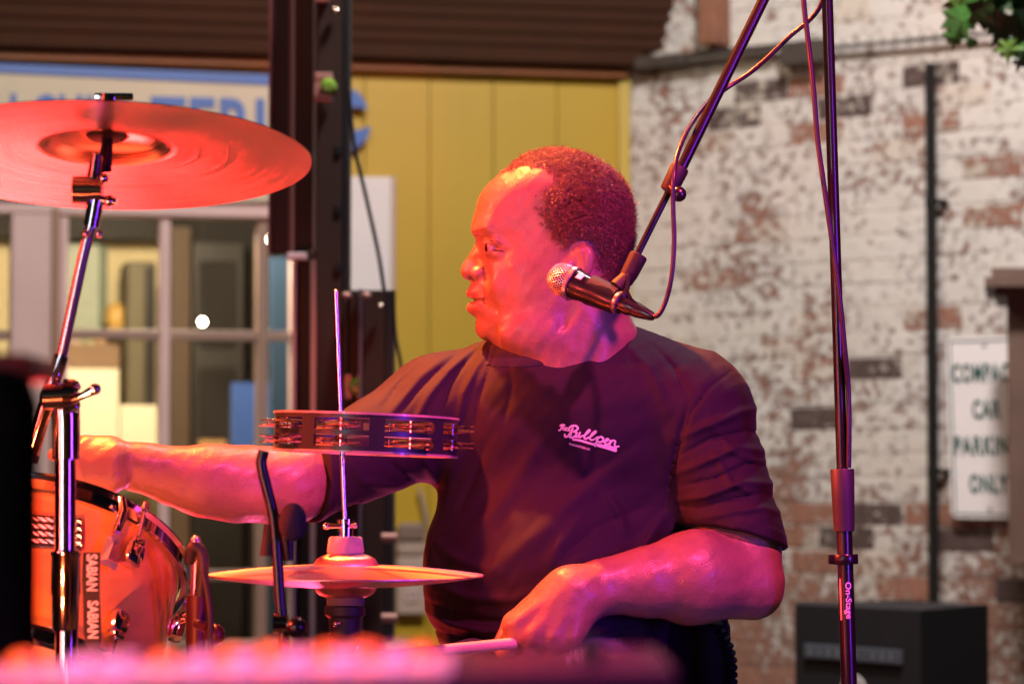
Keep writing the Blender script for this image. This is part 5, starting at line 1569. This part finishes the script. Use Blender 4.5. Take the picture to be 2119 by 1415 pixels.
M = MB(); M.tube([at(675, 1088, YH - .008), at(708, 1088, YH - .008)], [0.0032, 0.0026], 10); M.ball(at(675, 1088, YH - .008), 0.0045); M.tube([at(722, 1088, YH - .008), at(736, 1087, YH - .008)], 0.0022, 8); M.ball(at(735, 1087, YH - .008), 0.0036); M.build('clutch_screw', m_chr, hh, True)
M = MB(); M.lathe(at(715, 1234, YH), (0, 0, -1), [(0.001, -0.002), (0.022, -0.002), (0.023, 0.002), (0.023, 0.010), (0.001, 0.012)], 28); M.build('seat_felt', m_felt2, hh, True)
M = MB(); M.lathe(at(714, 1254, YH), (0, 0, -1), [(0.001, 0), (0.0245, 0), (0.0245, 0.010), (0.020, 0.014), (0.019, 0.032), (0.021, 0.036), (0.018, 0.046), (0.0135, 0.050), (0.0135, 0.06)], 28); M.build('seat_cup', m_rub, hh, True)
M = MB(); M.tube([at(697, 1290, YH - .02), at(706, 1290, YH - .022)], 0.003, 8); M.ball(at(695, 1290, YH - .022), 0.0035); M.build('adjust_screw', m_chr, hh, True)
M = MB(); M.tube([at(714, 1330, YH), Vector((hx.x, YH, 0.04))], 0.0125, 20); M.build('upright', m_chr2, hh, True)
for k in range(3):
    a = R(30 + 120 * k); q = Vector((hx.x, YH, 0)); M = MB(); M.tube([q + Vector((0, 0, 0.36)), q + Vector((math.cos(a) * 0.28, math.sin(a) * 0.28, 0.012))], 0.007, 10); M.build('leg', m_chr, hh, True)

# ---- tambourine on the hi-hat rod
tb0 = at(757, 899, YH)
tam = empty('tambourine', tb0, 'black double-row tambourine threaded on the hi-hat rod', 'tambourine')
Rb = 190 / ppm(YH); Hb = 0.0215
tax = Vector((0.04, 0.005, 1)).normalized(); tux = Vector((1, 0, -0.04)).normalized(); tuy = tax.cross(tux)
if tuy.y > 0: tuy = -tuy
tcen = tb0
def tam_pt(a, r, z):
    # flattened on the left like the photo's ring
    x = math.cos(a) * r; y = math.sin(a) * r
    return tcen + tux * x + tuy * y + tax * z
def ring_strip(name, z0, z1, r0, r1, a0, a1, m, bev=True, n=None, par=tam):
    n = n or max(3, int(abs(a1 - a0) / 0.09))
    M = MB(); full = abs(a1 - a0 - 2 * math.pi) < 1e-6
    vs = []; 
    for i in range(n + (0 if full else 1)):
        a = a0 + (a1 - a0) * i / n
        for r, z in ((r0, z0), (r1, z0), (r1, z1), (r0, z1)): vs.append(tam_pt(a, r, z))
    cnt = n if full else n
    fs = []
    for i in range(cnt):
        j = (i + 1) % (n if full else n + 1)
        for k in range(4): fs.append((4 * i + k, 4 * i + (k + 1) % 4, 4 * j + (k + 1) % 4, 4 * j + k))
    if not full: fs += [(0, 1, 2, 3), (4 * n + 3, 4 * n + 2, 4 * n + 1, 4 * n)]
    M.add(vs, fs)
    return M
m_tam = mat('tambourine_black', (0.024, 0.028, 0.036), rough=0.32, spec=0.5)
m_trim = mat('tambourine_rim_lit', (0.42, 0.30, 0.32), rough=0.3, coat=0.4)  # lighter rim colour stands in for stage light catching the edges
TP = 2 * math.pi
for z0, z1, nm in ((0.0165, 0.0215, 'top_band'), (-0.0030, 0.0030, 'middle_band'), (-0.0215, -0.0160, 'bottom_band')):
    ring_strip(nm, z0, z1, Rb - 0.005, Rb, 0, TP, m_tam, n=72).build(nm, m_tam, tam, True, 30)
for z0, z1, nm in ((0.0215, 0.0240, 'top_rim'), (-0.0240, -0.0215, 'bottom_rim')):
    ring_strip(nm, z0, z1, Rb - 0.009, Rb + 0.0015, 0, TP, m_tam, n=72).build(nm, m_trim, tam, True, 30)
NB = 8
m_jin = mat('jingle_brass', (0.92, 0.66, 0.38), rough=0.16, metal=1.0)
for k in range(NB):
    a = TP * (k + 0.5) / NB + R(13)
    ring_strip('post', -0.0162, 0.0167, Rb - 0.005, Rb - 0.0003, a - 0.085, a + 0.085, m_tam).build('post', m_tam, tam, True, 30)
    ac = a + TP / NB / 2
    for zc, tl in ((0.0098, 0.02), (-0.0098, -0.05)):
        c_ = tam_pt(ac, Rb - 0.003, zc)
        M = MB(); M.tube([c_ - tax * 0.0068, c_ + tax * 0.0068], 0.0011, 8); M.build('pin', m_chr, tam, True)
        for s_ in (-1, 1):
            axj = (tax + tux * random.uniform(-.08, .08) + tuy * random.uniform(-.06, .1)).normalized()
            M = MB(); pr = [(0.0022, 0.0013), (0.006, 0.0011), (0.009, 0.0004), (0.0235, 0.0), (0.0240, 0.0004), (0.0235, 0.0009), (0.0095, 0.0013), (0.0065, 0.0020), (0.0022, 0.0021)]
            M.lathe(c_ + tax * 0.0022 * s_ + tam_pt(ac, 0.003, 0) - tcen, axj * s_, pr, 32, closed=True)
            M.build('jingle', m_jin, tam, True, 40)
M = MB(); M.box(tcen, tux * (Rb - 0.002), tuy * 0.010, tax * 0.0022, 0.001); M.lathe(tcen - tux * (757 - 706) / ppm(YH), tax, [(0.0035, -0.010), (0.008, -0.010), (0.008, 0.010), (0.0035, 0.010)], 16, closed=True)
M.build('rod_mount', m_tam, tam, True)

# ---- small microphone on its stand between tom and hi-hat
YM = 3.30
sm = empty('snare_microphone', at(585, 1500, YM), 'small violet-lit microphone on a slim stand left of hi-hat', 'microphone')
M = MB(); M.tube(spline([at(546, 932, YM), at(541, 960, YM), at(552, 1010, YM), at(566, 1070, YM), at(574, 1160, YM), at(580, 1250, YM), at(588, 1340, YM), at(592, 1700, YM)], 8), 0.0062, 14); M.build('stand_rod', m_blk, sm, True)
M = MB(); M.ball(at(606, 1080, YM - 0.01), 0.0155, 18, 14, (1, 1, 1.35)); M.build('mic_head', mat('foam_dark', (0.05, 0.035, 0.06), rough=0.9, bump=0.8, bscale=500), sm, True)
M = MB(); M.tube([at(590, 1062, YM), at(592, 1100, YM), at(598, 1160, YM)], [0.010, 0.009, 0.006], 14); M.build('mic_body', m_blk, sm, True)
M = MB(); M.tube([at(560, 1085, YM + .005), at(556, 1150, YM + .005)], [0.007, 0.010], 12); M.build('mic_clip', m_rub, sm, True)
M = MB(); M.tube([at(566, 1290, YM), at(596, 1290, YM)], 0.011, 16); M.build('clamp', m_chr, sm, True)
M = MB(); M.ball(at(614, 1298, YM - 0.01), 0.0115, 14, 10); M.build('clamp_knob', m_blk, sm, True)
for dx, dy in ((0, -7), (4, 6), (-3, 14)):
    pass

# ---- vocal microphone, clip, boom stand
mk = empty('vocal_microphone', at(1260, 625, 3.83), 'handheld vocal microphone with silver grille before the drummer cheek', 'microphone')
mA = at(1166, 579, 3.86); mE = at(1349, 655, 3.80)
md = (mE - mA).normalized()
rb_ = 34 / ppm(3.86)
M = MB(); M.ball(mA, rb_ * 0.90, 20, 14); M.build('foam_core', mat('grille_inner', (0.03, 0.025, 0.03), rough=0.9), mk, True)
def sph(theta, phi):  # theta from the tip along -md
    x = md.cross(Vector((0, 0, 1))).normalized(); y = md.cross(x)
    return mA + (-md * math.cos(theta) * 1.0 + (x * math.cos(phi) + y * math.sin(phi)) * math.sin(theta)) * rb_
M = MB()
for k in range(34):
    for s_ in (1, -1):
        pts = [sph(0.10 + (2.05 - 0.10) * i / 16, TP * k / 34 + s_ * 1.25 * i / 16) for i in range(17)]
        M.tube(pts, 0.00060, 4, False)
M.build('grille', mat('grille_wire', (0.85, 0.80, 0.85), rough=0.42, metal=1.0), mk, True)
def mp_(d, r): return (r, d)
q0 = mA + md * (rb_ * 0.55)
M = MB(); M.lathe(q0, md, [(0.0205, -0.001), (0.0225, 0.0), (0.0225, 0.005), (0.0205, 0.006)], 32, closed=True); M.build('grille_band', mat('band_silver', (0.75, 0.68, 0.72), rough=0.3, metal=0.9), mk, True)
Lm = (at(1280, 626, 3.82) - q0).length
M = MB(); M.lathe(q0, md, [(0.001, 0.004), (0.0195, 0.005), (0.0198, 0.010), (0.0178, 0.022), (0.0172, 0.040), (0.0165, 0.060), (0.0135, Lm + 0.004), (0.001, Lm + 0.004)], 36); M.build('handle_or_glint', m_blk, mk, True, 50)
sx = (at(1188, 577, 3.83)); 
u_ = (C0 - sx).normalized(); sw = md.cross(u_).normalized()
pc_ = q0 + md * 0.010 - sw * 0.0 + u_ * 0.0195
up_ = sw if sw.z > 0 else -sw
pc_ = q0 + md * 0.0085 + (u_ * 0.80 + up_ * 0.60).normalized() * 0.0203
nn_ = (u_ * 0.80 + up_ * 0.60).normalized(); tt_ = md.cross(nn_).normalized()
M = MB(); M.box(pc_, md * 0.0045, tt_ * 0.0050, nn_ * 0.0008, 0.0006); M.build('label_patch', mat('label_white', (0.85, 0.75, 0.80), rough=0.5), mk)
e0 = at(1278, 625, 3.82)
M = MB(); M.lathe(e0, md, [(0.0135, -0.002), (0.0150, 0.0), (0.0150, 0.004), (0.0120, 0.005)], 28, closed=True); M.build('end_ring', mat('ring_grey', (0.30, 0.28, 0.36), rough=0.3, metal=0.8), mk, True)
xl = empty('microphone_cable', e0, 'violet-lit black cable looping from the microphone up the boom', 'cable')
Lx = (mE - e0).length
M = MB(); M.lathe(e0 + md * 0.004, md, [(0.001, 0), (0.0112, 0.0), (0.0115, 0.014), (0.0100, 0.018), (0.0095, Lx * 0.55), (0.0060, Lx - 0.004), (0.0045, Lx)], 24); M.build('connector', m_blk, xl, True, 50)
M = MB(); M.tube(spline([mE - md * 0.004, at(1362, 652, 3.79), at(1378, 622, 3.785), at(1390, 570, 3.78), at(1395, 500, 3.78), at(1393, 430, 3.78), at(1394, 370, 3.78), at(1402, 320, 3.80), at(1424, 268, 3.84), at(1462, 215, 3.90), at(1505, 182, 3.93), at(1560, 145, 3.93), at(1630, 80, 3.92), at(1700, 8, 3.91), at(1712, -120, 3.92)], 8), 5.2 / ppm(3.8), 10)
M.build('cord', mat('cable_gloss', (0.030, 0.018, 0.045), rough=0.32, spec=0.6), xl, True)

bs = empty('boom_stand', at(1770, 1900, 3.9), 'tall black boom microphone stand leaning at the right of drummer', 'microphone stand')
YB = 3.88
pt = at(1703, -300, YB); 
def pole(py): 
    return at(1712 + (1757 - 1712) * py / 1415, py, YB)
M = MB(); M.tube([pole(-420), pole(1000)], 11.8 / ppm(YB), 24); M.build('upper_tube', m_blk, bs, True)
bot = pole(1415) + (pole(1415) - pole(1000)).normalized() * 0.85
M = MB(); M.tube([pole(1098), bot], 16.5 / ppm(YB), 28); M.build('lower_tube', m_blk, bs, True)
M = MB(); g0 = pole(970); g1 = pole(1100); gd = (g1 - g0).normalized(); GL = (g1 - g0).length
M.lathe(g0, gd, [(0.0075, 0.0), (24 / ppm(YB), 0.0), (25 / ppm(YB), 0.0012), (23.5 / ppm(YB), GL * 0.5), (21.5 / ppm(YB), GL - 0.001), (0.009, GL)], 32); M.build('grip', mat('grip_rubber', (0.035, 0.028, 0.042), rough=0.5), bs, True)
M = MB(); g0 = pole(1146); M.lathe(g0, gd, [(0.009, 0), (26 / ppm(YB), 0.0), (27 / ppm(YB), 0.001), (27 / ppm(YB), 0.012), (26 / ppm(YB), 0.013), (0.009, 0.013)], 32); M.box(g0 + gd * 0.0065 + Vector((-0.014, 0, 0)), (0.008, 0, 0), (0, 0.008, 0), (0, 0, 0.0063), 0.002); M.build('cable_ring', m_blk, bs, True)
# lettering and stripe on the lower tube
rT = 16.5 / ppm(YB) + 0.0004
def on_tube(py, ang):   # ang 0 faces the camera, positive to the right
    return pole(py) + Vector((math.sin(ang), -math.cos(ang), 0)) * rT
me = text_mesh('On-Stage', 1.0, bold=0.022)
co = np.array([v.co for v in me.vertices]); mn, mx_ = co.min(0), co.max(0)
bm_ = bmesh.new(); bm_.from_mesh(me); bmesh.ops.triangulate(bm_, faces=bm_.faces[:]); bm_.to_mesh(me); bm_.free()
for v in me.vertices:
    a = (v.co.x - mn[0]) / (mx_[0] - mn[0]); b = (v.co.y - mn[1]) / (mx_[1] - mn[1])
    v.co = on_tube(1203 + a * 76, -0.42 + (b) * 1.05) if False else on_tube(1203 + a * 76, 0.58 - (1 - b) * 1.0)
link('lettering', me, mat('decal_white', (0.85, 0.80, 0.88), rough=0.5), bs)
M = MB(); vs = []
for i in range(9):
    py = 1196 + (1282 - 1196) * i / 8
    vs += [on_tube(py, -1.0), on_tube(py, -0.72)]
M.add(vs, [(2 * i, 2 * i + 1, 2 * i + 3, 2 * i + 2) for i in range(8)]); M.build('decal_stripe', mat('decal_pink', (0.75, 0.45, 0.5), rough=0.4), bs)
# boom
bj = pole(-285)
bq = [at(1395, 372, 3.84), at(1440, 290, 3.855), at(1580, 0, 3.87), bj]
M = MB(); M.tube([at(1408, 352, 3.843), at(1580, 0, 3.865), at(1600, -45, 3.868), bj], 11.5 / ppm(3.86), 24); M.build('boom_arm', m_blk, bs, True)
M = MB(); M.tube([at(1318, 528, 3.84), at(1400, 365, 3.843)], 7.5 / ppm(3.84), 20); M.build('boom_extension', m_blk, bs, True)
M = MB(); cd = (at(1408, 350, 3.84) - at(1382, 400, 3.84)).normalized()
M.tube([at(1381, 398, 3.842), at(1384, 394, 3.842), at(1406, 349, 3.842), at(1408, 345, 3.842)], [0.010, 0.0115, 0.0125, 0.011], 24); M.build('boom_clutch', m_rub, bs, True)
M = MB(); M.tube([at(1390, 385, 3.83), at(1402, 402, 3.825)], [0.006, 0.008], 14); M.ball(at(1405, 402, 3.822), 0.0098, 18, 12, (1, 0.8, 1)); M.build('clutch_knob', m_blk, bs, True)
M = MB(); M.tube([bj - Vector((0, 0.025, 0)), bj + Vector((0, 0.025, 0))], 0.022, 20); M.build('boom_pivot', m_blk, bs, True)
for k in range(3):
    a = R(20 + 120 * k); bo = Vector((bot.x, bot.y, 0)); M = MB(); M.tube([bo + Vector((0, 0, max(0.05, bot.z))), bo + Vector((math.cos(a) * 0.3, math.sin(a) * 0.3, 0.012))], 0.009, 12); M.build('leg', m_blk, bs, True)
# mic clip
ck = empty('microphone_clip', at(1300, 560, 3.84), 'black plastic clip joining the microphone to the boom', 'microphone clip')
M = MB(); k0, k1 = at(1322, 528, 3.84), at(1293, 585, 3.835); M.tube([k0, k0 + (k1 - k0) * 0.03, k0 + (k1 - k0) * 0.7, k1], [0.0110, 0.0120, 0.0112, 0.009], 24); M.build('clip_socket', m_rub, ck, True)
M = MB(); kc = at(1252, 612, 3.83); M.tube([at(1298, 575, 3.835), at(1276, 596, 3.83)], [0.010, 0.011], 14); M.build('clip_hinge', m_rub, ck, True)
M = MB(); M.lathe(at(1222, 600, 3.845), md, [(0.0190, 0.0), (0.0200, 0.0), (0.0172, 0.040), (0.0160, 0.040)], 32, closed=True); M.build('clip_sleeve', m_rub, ck, True)
M = MB(); M.tube([at(1304, 565, 3.82), at(1298, 596, 3.815), at(1288, 618, 3.812)], [0.003, 0.003, 0.005], 8); M.tube([at(1296, 602, 3.812), at(1307, 622, 3.81)], [0.003, 0.002], 8); M.build('clip_strut', m_blk, ck, True)

# second cable down the upright
M = MB(); M.tube(spline([at(1655, -150, 3.86), at(1663, 0, 3.86), at(1673, 90, 3.86), at(1684, 190, 3.855), at(1692, 290, 3.855), at(1706, 390, 3.85), at(1722, 500, 3.85), at(1737, 610, 3.852), at(1748, 720, 3.86), at(1755, 800, 3.868), at(1757, 880, 3.868), at(1756, 968, 3.87)], 8), 5.6 / ppm(3.86), 10)
tag(M.build('microphone_cable', MATS['cable_gloss'], None, True), 'violet-lit cable running down the upright stand into its grip', 'cable')

# ---- drumstick in the left hand
s0 = Vector(to_world(np.array([J(1105, 1326, -232)]))[0]); s1 = at(700, 1366, 3.62)
dk_ = (s1 - s0).normalized()
M = MB(); M.tube([s0 - dk_ * 0.05, s0, s1, s1 + dk_ * 0.02, s1 + dk_ * 0.06, s1 + dk_ * 0.075], [0.0074, 0.0074, 0.0070, 0.0050, 0.0045, 0.001], 18)
tag(M.build('drumstick', mat('hickory', (0.78, 0.62, 0.42), rough=0.4, noise=0.1), None, True), 'pale wooden drumstick held in the drummer left hand', 'drumstick')

# ---- drum throne
m_thr = mat('throne_cloth', (0.012, 0.011, 0.012), rough=0.9, spec=0.1)
th_ = empty('drum_throne', at(1430, 1600, 4.15), 'black padded drum throne with ribbed back edge behind drummer', 'drum throne')
M = MB()
bc = at(1418, 1372, 4.16)
M.box(bc - Vector((0.008, 0, 0)), (0.068, 0, 0), (0, 0.05, 0), (0, 0, 0.070), 0.02); M.build('backrest', m_thr, th_, True)
for k in range(13):
    M = MB(); yy = 1290 + k * 15; xx = 1482 + 28 * math.sin(min(1, k / 6) * math.pi / 2)
    M.ball(at(xx, yy, 4.13), 0.0075, 12, 8, (1.5, 4, 0.85)); M.build('rib', m_thr, th_, True)
M = MB(); sc_ = Vector((at(1300, 1500, 4.1).x, 4.12, 0.0)); M.lathe(sc_, (0, 0, 1), [(0.001, 0.47), (0.19, 0.47), (0.205, 0.49), (0.205, 0.53), (0.18, 0.56), (0.001, 0.57)], 40); M.build('seat', m_thr, th_, True)
M = MB(); M.tube([sc_ + Vector((0, 0, 0.2)), sc_ + Vector((0, 0, 0.48))], 0.02, 14); M.build('post', m_chr2, th_, True)
for k in range(3):
    a = R(50 + 120 * k); M = MB(); M.tube([sc_ + Vector((0, 0, 0.30)), sc_ + Vector((math.cos(a) * 0.25, math.sin(a) * 0.25, 0.012))], 0.010, 12); M.build('leg', m_chr2, th_, True)
M = MB(); M.tube([sc_ + Vector((0.0, 0.05, 0.5)), bc + Vector((0, 0.03, -0.04))], 0.012, 12); M.build('back_bracket', m_thr, th_, True)

# ---- keyboard at the foot of the picture, far out of focus
YK = 1.28
kb = empty('stage_keyboard', Vector((-0.05, YK, 0.85)), 'out-of-focus black stage keyboard across the bottom foreground', 'keyboard')
zk = at(600, 1392, YK).z
kdir = (at(1330, 1372, YK) - at(0, 1404, YK)); kdir.normalize()
def kp(px, dy, dz):   # a point on the front edge under photo column px
    base = at(px, 1417 - 34 * px / 1330, YK)
    return Vector((base.x, YK + dy, base.z + dz))
m_kb = mat('keyboard_black', (0.022, 0.012, 0.02), rough=0.35, spec=0.6)
def kbox(name, x0, x1, y0, y1, z0, z1, m, bev=0.002, rad=False):
    p, q = kp(x0, 0, 0), kp(x1, 0, 0)
    M = MB(); c = (p + q) / 2 + Vector((0, (y0 + y1) / 2, (z0 + z1) / 2))
    M.box(c, (q - p) / 2, (0, (y1 - y0) / 2, 0), (0, 0, (z1 - z0) / 2), bev)
    return M.build(name, m, kb)
kbox('front_case', -700, 1400, 0.0, 0.012, -0.09, -0.0005, m_kb, 0.003)
kbox('body', -700, 1400, 0.013, 0.24, -0.09, -0.012, m_kb, 0.004)
kbox('end_cheek', 935, 1400, 0.0125, 0.17, -0.011, 0.0, mat('keyboard_gloss', (0.10, 0.03, 0.05), rough=0.25, coat=0.5), 0.004)
kbox('rear_panel', -700, 1400, 0.172, 0.24, -0.011, -0.004, m_kb, 0.004)
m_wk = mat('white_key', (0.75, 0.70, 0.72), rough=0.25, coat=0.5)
m_bk = mat('orange_key_glint', (0.75, 0.24, 0.03), rough=0.35, coat=0.4)  # orange stage light on the black keys, put into the base colour
kw = 112.0
x = 930
i = 0
while x > -700:
    kbox('white_key', x - kw + 4, x - 1, 0.014, 0.165, -0.008, -0.0005, m_wk, 0.001)
    x -= kw; i += 1
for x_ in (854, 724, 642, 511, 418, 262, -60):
    M = MB(); M.ball(kp(x_, 0.14, -0.002), 0.0085 + 0.0012 * math.sin(x_), 16, 10, (1.1, 1.2, 1.0)); M.build('black_key_glint', m_bk, kb, True)  # rounded lumps stand in for orange light on the raised black keys
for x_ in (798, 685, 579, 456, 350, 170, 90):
    kbox('white_key_glint', x_ - 26 - 8 * math.sin(x_), x_ + 26, 0.10, 0.16, 0.0, 0.0045, m_wk, 0.002)  # added plates stand in for pink light patches on the white keys
M = MB(); M.lathe(kp(1232, 0.06, 0.0005), (0, 0, 1), [(0.001, 0.010), (0.0055, 0.010), (0.0065, 0.0)], 18); M.build('knob', m_blk, kb, True)
M = MB(); M.box(Vector((kp(300, 0, 0).x, YK + 0.12, 0.0)), (0.35, 0, 0), (0, 0.02, 0), (0, 0, 0.02), 0.004)
for sx_ in (-1, 1): M.tube([Vector((kp(300, 0, 0).x + sx_ * 0.3, YK + 0.12, -0.55)), Vector((kp(300, 0, 0).x - sx_ * 0.3, YK + 0.12, zk - 0.092))], 0.015, 10)
M.build('keyboard_stand', m_rub, kb, True)

# ---- dark monitor wedge at the lower left edge
mn_ = empty('monitor_speaker', at(-60, 1415, 1.75), 'black out-of-focus loudspeaker box at the lower left edge', 'speaker')
M = MB(); a = at(68, 760, 1.75); zb = -0.55
w_ = 0.34
pl_ = [(a.x - w_, 1.75), (a.x - 0.02, 1.75), (a.x - 0.006, 1.757), (a.x, 1.775), (a.x - 0.02, 1.9), (a.x - 0.12, 2.05), (a.x - w_, 2.05)]
lv = [(zb, 0.0), (a.z - 0.02, 0.0), (a.z - 0.006, 0.006), (a.z, 0.02)]
vs = [Vector((x - ins * (1 if x > a.x - 0.3 else 0), y + (ins if y < 1.8 else 0), z)) for z, ins in lv for x, y in pl_]
M.add(vs, [tuple(range(6, -1, -1)), tuple(range(21, 28))] + [(7 * j + i, 7 * j + (i + 1) % 7, 7 * j + 7 + (i + 1) % 7, 7 * j + 7 + i) for j in range(3) for i in range(7)]); M.build('cabinet', mat('monitor_black', (0.006, 0.005, 0.006), rough=0.8, spec=0.2), mn_, True)
M = MB(); M.box(Vector((a.x - 0.028, 1.85, a.z + 0.003)), (0.020, 0, 0), (0, 0.06, 0), (0, 0, 0.007), 0.004); M.build('handle_or_glint', mat('red_glint_block', (0.45, 0.05, 0.06), rough=0.35), mn_, True)  # red light glint on the top edge, put in as a coloured block
